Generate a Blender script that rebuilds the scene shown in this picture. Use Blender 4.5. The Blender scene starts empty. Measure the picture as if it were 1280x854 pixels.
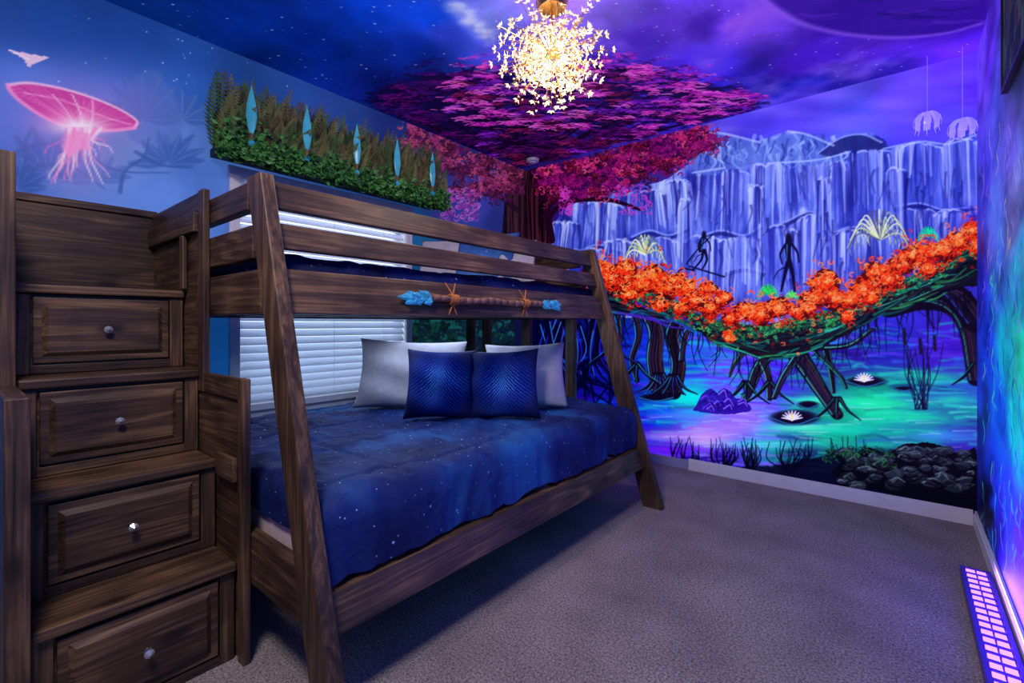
import bpy, bmesh, math, random
import numpy as np
from mathutils import Vector, Matrix
random.seed(7)
sc=bpy.context.scene
# ------------------------------------------------------------------ survey
# camera fit of the photograph (used to turn measured points into metres on walls)
FP=590.0; TH=math.radians(39.7); SN,CS=math.sin(TH),math.cos(TH)
CX,CY,CZ=2.66,0.0,1.04; HZ=405.0
RX=2.95; LY=3.40; CH=2.44; NY=-0.75
def ray(u,v):
    a=(u-640)/FP
    return a*CS-SN, a*SN+CS, -(v-HZ)/FP
def on_back(u,v):
    dx,dy,dz=ray(u,v); f=LY/dy; return CX+f*dx, CZ+f*dz
def on_left(u,v):
    dx,dy,dz=ray(u,v); f=-CX/dx; return f*dy, CZ+f*dz
def on_right(u,v):
    dx,dy,dz=ray(u,v); f=(RX-CX)/dx; return f*dy, CZ+f*dz
def on_ceil(u,v):
    dx,dy,dz=ray(u,v); f=(CH-CZ)/dz; return CX+f*dx, f*dy
# ------------------------------------------------------------------ painter (mural -> vertex colours)
rng=np.random.RandomState(5)
TAB=rng.rand(256,256)
def vnoise(X,Y,seed=0):
    X=X+seed*17.31; Y=Y+seed*9.77
    xi=np.floor(X).astype(int); yi=np.floor(Y).astype(int)
    fx=X-xi; fy=Y-yi; fx=fx*fx*(3-2*fx); fy=fy*fy*(3-2*fy)
    a=TAB[yi&255,xi&255]; b=TAB[yi&255,(xi+1)&255]; c=TAB[(yi+1)&255,xi&255]; d=TAB[(yi+1)&255,(xi+1)&255]
    return (a*(1-fx)+b*fx)*(1-fy)+(c*(1-fx)+d*fx)*fy
def fbm(X,Y,oct=4,seed=0):
    s=0;amp=.5;t=0
    for o in range(oct):
        s=s+amp*vnoise(X,Y,seed+o*3); t+=amp; X=X*2.03;Y=Y*2.03;amp*=.5
    return s/t
def c3(c): return np.array(c,float)/255.
def catm(P,n):
    if len(P)<3: return P
    Q=[2*P[0]-P[1]]+list(P)+[2*P[-1]-P[-2]]; out=[]
    for i in range(1,len(Q)-2):
        for k in range(n):
            t=k/n
            out.append(.5*((2*Q[i])+(-Q[i-1]+Q[i+1])*t+(2*Q[i-1]-5*Q[i]+4*Q[i+1]-Q[i+2])*t*t+(-Q[i-1]+3*Q[i]-3*Q[i+1]+Q[i+2])*t**3))
    out.append(Q[-2]); return out
class Canvas:
    def __init__(s,a0,a1,b0,b1,step,mapf):
        s.W=int((a1-a0)/step)+1; s.H=int((b1-b0)/step)+1
        s.a0,s.b0,s.a1,s.b1=a0,b0,a1,b1
        s.A1=np.linspace(a0,a1,s.W); s.B1=np.linspace(b0,b1,s.H)
        s.A,s.B=np.meshgrid(s.A1,s.B1); s.C=np.zeros((s.H,s.W,3)); s.m=mapf
        s.da=(a1-a0)/(s.W-1); s.db=(b1-b0)/(s.H-1)
    def P(s,p): return np.array(s.m(p[0],p[1]))
    def scale(s,u,v):
        p=s.P((u,v)); du=s.P((u+1,v))-p; dv=s.P((u,v+1))-p
        return math.sqrt(abs(du[0]*dv[1]-du[1]*dv[0]))
    def idw(s,an,pw=3.0):
        W=0;C=0
        for u,v,c in an:
            p=s.P((u,v)); w=1/((s.A-p[0])**2+(s.B-p[1])**2+.0008)**(pw/2)
            W=W+w; C=C+w[...,None]*c3(c)
        s.C=C/W[...,None]
    def grade(s,con=1.15,sat=1.2,off=0.0):
        l=s.C.mean(-1,keepdims=True); s.C=np.clip(l+(s.C-l)*sat,0,1); s.C=np.clip((s.C-.42)*con+.42+off,0.004,1)
    def box(s,lo,hi):
        i0=max(0,int((lo[0]-s.a0)/s.da)-1); i1=min(s.W,int((hi[0]-s.a0)/s.da)+3)
        j0=max(0,int((lo[1]-s.b0)/s.db)-1); j1=min(s.H,int((hi[1]-s.b0)/s.db)+3)
        return i0,i1,j0,j1
    def comp(s,b,m,col):
        i0,i1,j0,j1=b; m=m[...,None]
        s.C[j0:j1,i0:i1]=s.C[j0:j1,i0:i1]*(1-m)+c3(col)*m
    def polymask(s,pts,warp=0.,smooth=True,n=4):
        P=[s.P(p) for p in pts]
        if smooth: P=catm(P+[P[0]],n)
        P=np.array(P); lo=P.min(0)-.03-warp; hi=P.max(0)+.03+warp
        b=s.box(lo,hi); i0,i1,j0,j1=b
        if i1<=i0 or j1<=j0: return b,None
        X=s.A[j0:j1,i0:i1]; Y=s.B[j0:j1,i0:i1]
        if warp>0:
            fq=18 if warp<.03 else 7
            X,Y=X+warp*2*(fbm(X*fq,Y*fq,4,4)-.5), Y+warp*2*(fbm(X*fq,Y*fq,4,9)-.5)
        ins=np.zeros(X.shape,bool); n_=len(P)
        for k in range(n_):
            x0,y0=P[k]; x1,y1=P[(k+1)%n_]
            if y0==y1: continue
            c=((y0>Y)!=(y1>Y))&(X<(x1-x0)*(Y-y0)/(y1-y0)+x0)
            ins^=c
        return b,ins.astype(float)
    def blur(s,m,k):
        for _ in range(k):
            p=np.pad(m,1,mode='edge'); m=(p[:-2,1:-1]+p[2:,1:-1]+p[1:-1,:-2]+p[1:-1,2:]+p[1:-1,1:-1])/5
        return m
    def poly(s,pts,col,al=1.,warp=0.,blur=0,smooth=True):
        b,m=s.polymask(pts,warp,smooth)
        if m is None: return
        s.comp(b,s.blur(m,blur)*al,col)
    def stroke(s,pts,w,col,al=1.,w2=None,soft=1.,n=5):
        k=len(pts)//2; sc_=s.scale(*pts[k])
        P=catm([s.P(p) for p in pts],n); P=np.array(P)
        w=w*sc_*.5; w2=w if w2 is None else w2*sc_*.5; sf=max(soft*sc_,s.da)
        mw=max(w,w2)+sf; b=s.box(P.min(0)-mw,P.max(0)+mw); i0,i1,j0,j1=b
        if i1<=i0 or j1<=j0: return
        X=s.A[j0:j1,i0:i1]; Y=s.B[j0:j1,i0:i1]; M=np.zeros(X.shape); N=len(P)-1
        for q in range(N):
            d=P[q+1]-P[q]; L=d@d+1e-12
            t=np.clip(((X-P[q][0])*d[0]+(Y-P[q][1])*d[1])/L,0,1)
            D=np.hypot(X-P[q][0]-t*d[0],Y-P[q][1]-t*d[1])
            ww=w+(w2-w)*(q+t)/N
            M=np.maximum(M,np.clip((ww-D)/sf+.5,0,1))
        s.comp(b,M*al,col)
    def glow(s,u,v,ru,rv,col,al=1.,pw=2.):
        p=s.P((u,v)); e1=s.P((u+ru,v))-p; e2=s.P((u,v+rv))-p
        r=abs(e1)+abs(e2); b=s.box(p-r*2,p+r*2); i0,i1,j0,j1=b
        if i1<=i0 or j1<=j0: return
        X=s.A[j0:j1,i0:i1]-p[0]; Y=s.B[j0:j1,i0:i1]-p[1]; det=e1[0]*e2[1]-e1[1]*e2[0]
        a=(X*e2[1]-Y*e2[0])/det; c=(-X*e1[1]+Y*e1[0])/det
        s.comp(b,al*np.exp(-(a*a+c*c)**(pw/2)*1.2),col)
    def curl(s,u,v,r,w,col,al=1.):
        a0=random.uniform(0,6.3); sp=random.choice([-1,1])*random.uniform(2.5,5.)
        pts=[(u+r*math.cos(a0+sp*t)*(1-.25*t),v+r*.8*math.sin(a0+sp*t)*(1-.25*t)) for t in (0,.33,.66,1)]
        s.stroke(pts,w,col,al,w2=w*.6,soft=.6,n=3)
    def build(s,name,f3,mat,hole=None):
        n=s.W*s.H; co=f3(s.A.ravel(),s.B.ravel()).astype(np.float32)
        J,I=np.meshgrid(np.arange(s.H-1),np.arange(s.W-1),indexing='ij'); k=(J*s.W+I).ravel()
        if hole is not None:
            ca=s.A[:-1,:-1].ravel()+s.da/2; cb=s.B[:-1,:-1].ravel()+s.db/2
            k=k[~((ca>hole[0])&(ca<hole[1])&(cb>hole[2])&(cb<hole[3]))]
        F=np.stack([k,k+1,k+1+s.W,k+s.W],1).astype(np.int32); nf=len(F)
        me=bpy.data.meshes.new(name); me.vertices.add(n); me.vertices.foreach_set('co',co.ravel())
        me.loops.add(nf*4); me.loops.foreach_set('vertex_index',F.ravel())
        me.polygons.add(nf); me.polygons.foreach_set('loop_start',np.arange(0,nf*4,4,dtype=np.int32))
        try: me.polygons.foreach_set('loop_total',np.full(nf,4,dtype=np.int32))
        except Exception: pass
        me.update(calc_edges=True)
        C=np.clip(s.C,0,1).reshape(-1,3); L=np.where(C<=.04045,C/12.92,((C+.055)/1.055)**2.4)
        at=me.color_attributes.new('paint','FLOAT_COLOR','POINT')
        at.data.foreach_set('color',np.hstack([L,np.ones((n,1))]).astype(np.float32).ravel())
        me.materials.append(mat); o=bpy.data.objects.new(name,me); sc.collection.objects.link(o); return o
def mixf(cv,mask,col): cv.C=cv.C*(1-mask[...,None])+c3(col)*mask[...,None]
U=random.uniform; RC=random.choice
# ------------------------------------------------------------------ materials
def srgb(c):
    r=[]
    for x in c:
        x=x/255.; r.append(x/12.92 if x<=.04045 else ((x+.055)/1.055)**2.4)
    return (*r,1)
def newmat(name):
    m=bpy.data.materials.new(name); m.use_nodes=True; nt=m.node_tree
    return m,nt,nt.nodes['Principled BSDF']
def nosample(m):
    try: m.cycles.emission_sampling='NONE'
    except Exception: pass
def mat_simple(name,col,rough=.6,metal=0,emit=None,es=0,noise=0,nscale=40,bump=0,trans=0,spec=.5):
    m,nt,b=newmat(name); b.inputs['Base Color'].default_value=srgb(col)
    b.inputs['Roughness'].default_value=rough; b.inputs['Metallic'].default_value=metal; b.inputs['Specular IOR Level'].default_value=spec
    b.inputs['Transmission Weight'].default_value=trans
    if emit: b.inputs['Emission Color'].default_value=srgb(emit); b.inputs['Emission Strength'].default_value=es; nosample(m)
    if noise or bump:
        tc=nt.nodes.new('ShaderNodeTexCoord'); n=nt.nodes.new('ShaderNodeTexNoise'); n.inputs['Scale'].default_value=nscale
        n.inputs['Detail'].default_value=4; nt.links.new(tc.outputs['Object'],n.inputs['Vector'])
        if noise:
            r=nt.nodes.new('ShaderNodeValToRGB'); c=srgb(col)
            r.color_ramp.elements[0].position=.3; r.color_ramp.elements[1].position=.7
            r.color_ramp.elements[0].color=(*[x*(1-noise) for x in c[:3]],1); r.color_ramp.elements[1].color=(*[min(1,x*(1+noise)) for x in c[:3]],1)
            nt.links.new(n.outputs['Fac'],r.inputs['Fac']); nt.links.new(r.outputs['Color'],b.inputs['Base Color'])
        if bump:
            bp=nt.nodes.new('ShaderNodeBump'); bp.inputs['Strength'].default_value=bump; bp.inputs['Distance'].default_value=.01
            nt.links.new(n.outputs['Fac'],bp.inputs['Height']); nt.links.new(bp.outputs['Normal'],b.inputs['Normal'])
    return m
def mat_mural(name,es,base=.8,bump=.25):
    m,nt,b=newmat(name)
    at=nt.nodes.new('ShaderNodeAttribute'); at.attribute_name='paint'
    mx=nt.nodes.new('ShaderNodeVectorMath'); mx.operation='SCALE'; mx.inputs['Scale'].default_value=base
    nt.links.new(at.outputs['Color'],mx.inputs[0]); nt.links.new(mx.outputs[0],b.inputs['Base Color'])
    nt.links.new(at.outputs['Color'],b.inputs['Emission Color']); b.inputs['Emission Strength'].default_value=es  # paint colour also emits: glow added to keep the murals vivid
    b.inputs['Roughness'].default_value=.6; b.inputs['Specular IOR Level'].default_value=.12
    tc=nt.nodes.new('ShaderNodeTexCoord'); n=nt.nodes.new('ShaderNodeTexNoise'); n.inputs['Scale'].default_value=70; n.inputs['Detail'].default_value=3
    nt.links.new(tc.outputs['Object'],n.inputs['Vector'])
    bp=nt.nodes.new('ShaderNodeBump'); bp.inputs['Strength'].default_value=bump; bp.inputs['Distance'].default_value=.006
    nt.links.new(n.outputs['Fac'],bp.inputs['Height']); nt.links.new(bp.outputs['Normal'],b.inputs['Normal'])
    nosample(m); return m
def mat_wood(axis):
    m,nt,b=newmat('stained_pine_'+'xyz'[axis]); N=nt.nodes.new; L=nt.links.new
    tc=N('ShaderNodeTexCoord'); oi=N('ShaderNodeObjectInfo')
    ad=N('ShaderNodeVectorMath'); ad.operation='ADD'
    sca=N('ShaderNodeVectorMath'); sca.operation='SCALE'; sca.inputs['Scale'].default_value=13.
    cmb=N('ShaderNodeCombineXYZ')
    for i in range(3): L(oi.outputs['Random'],cmb.inputs[i])
    L(cmb.outputs[0],sca.inputs[0]); L(tc.outputs['Object'],ad.inputs[0]); L(sca.outputs[0],ad.inputs[1])
    mp=N('ShaderNodeMapping'); s=[8,8,8]; s[axis]=.55; mp.inputs['Scale'].default_value=s; L(ad.outputs[0],mp.inputs['Vector'])
    n1=N('ShaderNodeTexNoise'); n1.inputs['Scale'].default_value=1.4; n1.inputs['Detail'].default_value=3; n1.inputs['Distortion'].default_value=1.0; L(mp.outputs[0],n1.inputs['Vector'])
    mp2=N('ShaderNodeMapping'); s=[150,150,150]; s[axis]=5; mp2.inputs['Scale'].default_value=s; L(ad.outputs[0],mp2.inputs['Vector'])
    n2=N('ShaderNodeTexNoise'); n2.inputs['Scale'].default_value=1; n2.inputs['Detail'].default_value=3; L(mp2.outputs[0],n2.inputs['Vector'])
    wv=N('ShaderNodeMath'); wv.operation='MULTIPLY'; wv.inputs[1].default_value=36; L(n1.outputs['Fac'],wv.inputs[0])
    sn=N('ShaderNodeMath'); sn.operation='SINE'; L(wv.outputs[0],sn.inputs[0])
    a=N('ShaderNodeMath'); a.operation='MULTIPLY_ADD'; a.inputs[1].default_value=.07; a.inputs[2].default_value=-.03; L(sn.outputs[0],a.inputs[0])
    a1=N('ShaderNodeMath'); a1.operation='MULTIPLY_ADD'; a1.inputs[1].default_value=.44; L(n2.outputs['Fac'],a1.inputs[0]); L(a.outputs[0],a1.inputs[2])
    n4=N('ShaderNodeTexNoise'); n4.inputs['Scale'].default_value=3.6; n4.inputs['Detail'].default_value=5; L(ad.outputs[0],n4.inputs['Vector'])
    a2=N('ShaderNodeMath'); a2.operation='MULTIPLY_ADD'; a2.inputs[1].default_value=.62; L(n4.outputs['Fac'],a2.inputs[0]); L(a1.outputs[0],a2.inputs[2])
    r=N('ShaderNodeValToRGB'); e=r.color_ramp.elements
    e[0].position=.30; e[0].color=srgb((36,25,19)); e[1].position=.76; e[1].color=srgb((138,104,72))
    x=e.new(.52); x.color=srgb((78,57,43)); L(a2.outputs[0],r.inputs['Fac'])
    mp3=N('ShaderNodeMapping'); s=[7,7,7]; s[axis]=3.2; mp3.inputs['Scale'].default_value=s; L(ad.outputs[0],mp3.inputs['Vector'])
    vo=N('ShaderNodeTexVoronoi'); vo.inputs['Scale'].default_value=1; L(mp3.outputs[0],vo.inputs['Vector'])
    k=N('ShaderNodeMapRange'); k.inputs['From Min'].default_value=.07; k.inputs['From Max'].default_value=.17; k.inputs['To Min'].default_value=.8; k.inputs['To Max'].default_value=0; L(vo.outputs['Distance'],k.inputs['Value'])
    mx=N('ShaderNodeMix'); mx.data_type='RGBA'; L(k.outputs[0],mx.inputs['Factor']); L(r.outputs['Color'],mx.inputs[6]); mx.inputs[7].default_value=srgb((28,19,15))
    L(mx.outputs[2],b.inputs['Base Color']); b.inputs['Roughness'].default_value=.45; b.inputs['Specular IOR Level'].default_value=.35
    bp=N('ShaderNodeBump'); bp.inputs['Strength'].default_value=.2; bp.inputs['Distance'].default_value=.003; L(a1.outputs[0],bp.inputs['Height']); L(bp.outputs['Normal'],b.inputs['Normal'])
    return m
WOOD=[mat_wood(0),mat_wood(1),mat_wood(2)]
def mat_galaxy(name,c0,c1,c2,star=.9):
    m,nt,b=newmat(name); N=nt.nodes.new; L=nt.links.new
    tc=N('ShaderNodeTexCoord'); n=N('ShaderNodeTexNoise'); n.inputs['Scale'].default_value=2.2; n.inputs['Detail'].default_value=6; n.inputs['Distortion'].default_value=.6
    L(tc.outputs['Object'],n.inputs['Vector']); r=N('ShaderNodeValToRGB'); e=r.color_ramp.elements
    e[0].position=.38; e[0].color=srgb(c0); e[1].position=.70; e[1].color=srgb(c2); x=e.new(.54); x.color=srgb(c1); L(n.outputs['Fac'],r.inputs['Fac'])
    cur=r.outputs['Color']
    for scl,rad in ((15,.085),(34,.11)):
        vo=N('ShaderNodeTexVoronoi'); vo.inputs['Scale'].default_value=scl; L(tc.outputs['Object'],vo.inputs['Vector'])
        k=N('ShaderNodeMapRange'); k.inputs['From Min'].default_value=.03; k.inputs['From Max'].default_value=rad; k.inputs['To Min'].default_value=star; k.inputs['To Max'].default_value=0; L(vo.outputs['Distance'],k.inputs['Value'])
        mx=N('ShaderNodeMix'); mx.data_type='RGBA'; L(k.outputs[0],mx.inputs['Factor']); L(cur,mx.inputs[6]); mx.inputs[7].default_value=srgb((170,205,255)); cur=mx.outputs[2]
    L(cur,b.inputs['Base Color']); b.inputs['Roughness'].default_value=.7; b.inputs['Specular IOR Level'].default_value=.2
    n3=N('ShaderNodeTexNoise'); n3.inputs['Scale'].default_value=20; n3.inputs['Detail'].default_value=4; n3.inputs['Distortion'].default_value=1.2; L(tc.outputs['Object'],n3.inputs['Vector'])
    bp=N('ShaderNodeBump'); bp.inputs['Strength'].default_value=.45; bp.inputs['Distance'].default_value=.012; L(n3.outputs['Fac'],bp.inputs['Height']); L(bp.outputs['Normal'],b.inputs['Normal'])
    return m
def mat_bluepillow():
    m,nt,b=newmat('leaf_print_fabric'); N=nt.nodes.new; L=nt.links.new
    tc=N('ShaderNodeTexCoord'); sp=N('ShaderNodeSeparateXYZ'); L(tc.outputs['Object'],sp.inputs[0])
    ab=N('ShaderNodeMath'); ab.operation='ABSOLUTE'; L(sp.outputs['X'],ab.inputs[0])
    p=N('ShaderNodeMath'); p.operation='POWER'; p.inputs[1].default_value=.6; L(ab.outputs[0],p.inputs[0])
    s1=N('ShaderNodeMath'); s1.operation='MULTIPLY_ADD'; s1.inputs[1].default_value=.5; L(p.outputs[0],s1.inputs[0]); L(sp.outputs['Z'],s1.inputs[2])
    n=N('ShaderNodeTexNoise'); n.inputs['Scale'].default_value=60; n.inputs['Detail'].default_value=5; L(tc.outputs['Object'],n.inputs['Vector'])
    nj=N('ShaderNodeMath'); nj.operation='MULTIPLY_ADD'; nj.inputs[1].default_value=.02; L(n.outputs['Fac'],nj.inputs[0]); L(s1.outputs[0],nj.inputs[2])
    s2=N('ShaderNodeMath'); s2.operation='MULTIPLY'; s2.inputs[1].default_value=340; L(nj.outputs[0],s2.inputs[0])
    sn=N('ShaderNodeMath'); sn.operation='SINE'; L(s2.outputs[0],sn.inputs[0])
    ml=N('ShaderNodeMath'); ml.operation='MULTIPLY'; L(sn.outputs[0],ml.inputs[0]); L(n.outputs['Fac'],ml.inputs[1])
    ln=N('ShaderNodeVectorMath'); ln.operation='LENGTH'; L(tc.outputs['Object'],ln.inputs[0])
    fd=N('ShaderNodeMapRange'); fd.inputs['From Min'].default_value=.0; fd.inputs['From Max'].default_value=.2; fd.inputs['To Min'].default_value=1; fd.inputs['To Max'].default_value=0; L(ln.outputs['Value'],fd.inputs['Value'])
    m2=N('ShaderNodeMath'); m2.operation='MULTIPLY'; L(ml.outputs[0],m2.inputs[0]); L(fd.outputs[0],m2.inputs[1])
    a2=N('ShaderNodeMath'); a2.operation='MULTIPLY_ADD'; a2.inputs[1].default_value=.5; L(fd.outputs[0],a2.inputs[0]); L(m2.outputs[0],a2.inputs[2])
    r=N('ShaderNodeValToRGB'); e=r.color_ramp.elements; e[0].position=0; e[0].color=srgb((7,16,70)); e[1].position=.85; e[1].color=srgb((80,170,255)); x=e.new(.38); x.color=srgb((12,56,165))
    L(a2.outputs[0],r.inputs['Fac']); L(r.outputs['Color'],b.inputs['Base Color']); b.inputs['Roughness'].default_value=.75; b.inputs['Specular IOR Level'].default_value=.2
    return m
M_white=mat_simple('white_trim_paint',(225,222,228),.5,noise=.04,nscale=12)
m,nt,b=newmat('blind_slat_vinyl'); b.inputs['Base Color'].default_value=srgb((236,238,242)); b.inputs['Roughness'].default_value=.45
tr=nt.nodes.new('ShaderNodeBsdfTranslucent'); tr.inputs[0].default_value=srgb((226,234,248)); mxs=nt.nodes.new('ShaderNodeMixShader'); mxs.inputs[0].default_value=.45
nt.links.new(b.outputs[0],mxs.inputs[1]); nt.links.new(tr.outputs[0],mxs.inputs[2]); nt.links.new(mxs.outputs[0],nt.nodes['Material Output'].inputs[0]); M_blind=m
M_wfab=mat_simple('white_linen',(178,173,182),.95,noise=.07,nscale=25,bump=.4,spec=.1)
M_gold=mat_simple('brass',(214,170,95),.25,1.0,noise=.1,nscale=30)
M_steel=mat_simple('satin_nickel',(190,185,180),.25,1.0,noise=.05,nscale=30)
M_crys=mat_simple('lit_crystal',(250,232,200),.2,0,(255,222,170),.7,noise=.08,nscale=60)
M_crys2=mat_simple('clear_crystal',(215,190,150),.1,.3,(255,210,150),.15,noise=.2,nscale=60)
M_kn=mat_simple('knob_crystal',(190,190,196),.08,.5,noise=.2,nscale=60)
# ------------------------------------------------------------------ geometry helpers
def link(o,parent=None):
    sc.collection.objects.link(o)
    if parent: o.parent=parent
    return o
def empty(name,loc=(0,0,0)):
    e=bpy.data.objects.new(name,None); e.empty_display_size=.1; e.location=loc; sc.collection.objects.link(e); return e
def mesh_obj(name,V,F,mats,parent=None,smooth=False,fm=None):
    me=bpy.data.meshes.new(name); me.from_pydata([tuple(v) for v in V],[],F); 
    for m in (mats if isinstance(mats,list) else [mats]): me.materials.append(m)
    if fm: me.polygons.foreach_set('material_index',fm)
    if smooth: me.polygons.foreach_set('use_smooth',[True]*len(F))
    me.validate(); me.update(); o=bpy.data.objects.new(name,me); return link(o,parent)
HEXF=[(0,3,2,1),(4,5,6,7),(0,1,5,4),(1,2,6,5),(2,3,7,6),(3,0,4,7)]
def bev(o,w=.004,seg=2):
    if w>0:
        m=o.modifiers.new('bevel','BEVEL'); m.width=w; m.segments=seg; m.limit_method='ANGLE'
    return o
def box(name,x0,x1,y0,y1,z0,z1,mat=None,parent=None,b=.004):
    cx,cy,cz=(x0+x1)/2,(y0+y1)/2,(z0+z1)/2
    V=[(x-cx,y-cy,z-cz) for z in (z0,z1) for x,y in ((x0,y0),(x1,y0),(x1,y1),(x0,y1))]
    if mat is None:
        d=[x1-x0,y1-y0,z1-z0]; mat=WOOD[d.index(max(d))]
    o=mesh_obj(name,V,HEXF,mat,parent); o.location=(cx,cy,cz); return bev(o,b)
def quadprism(name,A,B,mat,parent=None,b=.004):
    c=sum((Vector(p) for p in A+B),Vector())/8
    o=mesh_obj(name,[Vector(p)-c for p in A+B],HEXF,mat,parent); o.location=c; return bev(o,b)
class MB:
    def __init__(s): s.V=[];s.F=[];s.M=[]
    def add(s,V,F,m=0):
        n=len(s.V); s.V+=[tuple(v) for v in V]; s.F+=[tuple(i+n for i in f) for f in F]; s.M+=[m]*len(F)
    def box(s,x0,x1,y0,y1,z0,z1,m=0): s.add([(x,y,z) for z in (z0,z1) for x,y in ((x0,y0),(x1,y0),(x1,y1),(x0,y1))],HEXF,m)
    def tube(s,p0,p1,r0,r1,n=6,m=0,cap=True):
        p0=Vector(p0);p1=Vector(p1);d=(p1-p0).normalized(); a=d.orthogonal().normalized(); c=d.cross(a); V=[];
        for p,r in ((p0,r0),(p1,r1)):
            for k in range(n):
                t=2*math.pi*k/n; V.append(p+(a*math.cos(t)+c*math.sin(t))*r)
        F=[(k,(k+1)%n,(k+1)%n+n,k+n) for k in range(n)]
        if cap: F+=[tuple(range(n-1,-1,-1)),tuple(range(n,2*n))]
        s.add(V,F,m)
    def octa(s,c,r,h,m=0,ax=None,n=4):
        c=Vector(c); ax=Vector(ax).normalized() if ax else Vector((0,0,1)); a=ax.orthogonal().normalized(); b=ax.cross(a)
        V=[c-ax*h,c+ax*h]+[c+(a*math.cos(2*math.pi*k/n)+b*math.sin(2*math.pi*k/n))*r for k in range(n)]
        F=[]
        for k in range(n):
            F+=[(0,2+(k+1)%n,2+k),(1,2+k,2+(k+1)%n)]
        s.add(V,F,m)
    def sphere(s,c,r,m=0,nu=10,nv=6,sz=1.):
        V=[];F=[]
        for j in range(nv+1):
            ph=math.pi*j/nv
            for i in range(nu):
                t=2*math.pi*i/nu; V.append((c[0]+r*math.sin(ph)*math.cos(t),c[1]+r*math.sin(ph)*math.sin(t),c[2]+r*sz*math.cos(ph)))
        for j in range(nv):
            for i in range(nu): F.append((j*nu+i,(j+1)*nu+i,(j+1)*nu+(i+1)%nu,j*nu+(i+1)%nu))
        s.add(V,F,m)
    def obj(s,name,mats,parent=None,smooth=False): return mesh_obj(name,s.V,s.F,mats,parent,smooth,s.M)
# ================================================================== BACK WALL MURAL
cv=Canvas(0,RX,0,CH,.0042,on_back)
cv.idw([(670,230,(60,22,56)),(700,250,(50,28,100)),(730,270,(50,55,150)),(780,250,(90,80,185)),(840,190,(64,40,110)),
 (900,175,(95,90,200)),(940,160,(85,75,200)),(1000,140,(95,80,205)),(1060,130,(85,85,200)),(1060,160,(90,95,200)),(1130,110,(110,85,215)),(1190,90,(105,70,210)),(1190,150,(90,80,205)),(1215,120,(95,60,200)),
 (760,300,(50,60,170)),(850,270,(60,70,180)),(960,260,(60,75,190)),(1100,240,(60,60,185)),(1200,250,(60,50,170)),(900,340,(36,44,140)),(1000,350,(40,44,145)),(1080,330,(40,48,150)),
 (700,450,(16,14,70)),(740,440,(20,20,95)),(760,480,(22,34,130)),(800,440,(30,60,175)),(860,450,(50,110,215)),(900,470,(110,90,230)),(960,470,(85,60,210)),(1060,440,(60,40,150)),(1100,430,(50,50,160)),(1180,440,(70,40,160)),
 (1090,500,(40,180,140)),(1180,500,(60,110,170)),(870,500,(40,180,190)),(820,510,(30,90,200)),(930,520,(140,110,255)),(880,545,(160,120,255)),(960,550,(60,160,180)),(1040,540,(36,140,120)),(1150,540,(50,130,150)),(1205,560,(60,45,150)),
 (850,565,(70,30,180)),(800,540,(50,40,210)),(1000,575,(34,50,100)),(1100,600,(16,18,36)),(1200,620,(14,14,30)),(900,585,(46,20,130)),(700,540,(20,12,80)),(660,400,(16,12,60))],3.4)
n=fbm(cv.A*3,cv.B*6,5,2); cv.C*=(.72+.56*n)[...,None]
for k in range(60):
    u=U(900,1215); v=U(90,165); cv.glow(u,v,U(20,50),U(4,10),RC([(130,110,225),(80,60,190),(150,130,235)]),.25)
# --- cliffs
b,m=cv.polymask([(862,205),(866,170),(890,163),(905,172),(945,176),(985,163),(1010,168),(1040,180),(1060,172),(1085,166),(1105,174),(1115,183),(1150,176),(1185,178),(1222,166),(1226,300),(1222,345),(1100,385),(950,410),(740,390),(690,360),(690,290),(720,250),(790,235),(830,225)],.012)
i0,i1,j0,j1=b; A=cv.A[j0:j1,i0:i1];B=cv.B[j0:j1,i0:i1]
wx=A+.10*(fbm(A*4,B*3,3,40)-.5)
st=fbm(wx*22,B*2.4,4,11); st2=fbm(wx*5,B*4.2,5,21); rg=1-np.abs(fbm(wx*9,B*5,4,61)-.5)*5
t=np.clip((st-.3)/.42,0,1)*.42+.38*np.clip((st2-.34)/.34,0,1)+.2*np.clip(rg,0,1)
K=np.array([0,.3,.52,.75,1.]); PC=np.array([(26,28,92),(52,62,150),(92,106,196),(140,156,226),(200,214,252)])/255.
col=np.stack([np.interp(t,K,PC[:,k]) for k in range(3)],-1); mm=(m*.95)[...,None]
cv.C[j0:j1,i0:i1]=cv.C[j0:j1,i0:i1]*(1-mm)+col*mm
LT=[(208,218,252),(178,192,246),(150,166,238),(122,138,222),(190,206,250)]; DKS=[(44,46,140),(34,34,112),(58,62,160)]
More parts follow.
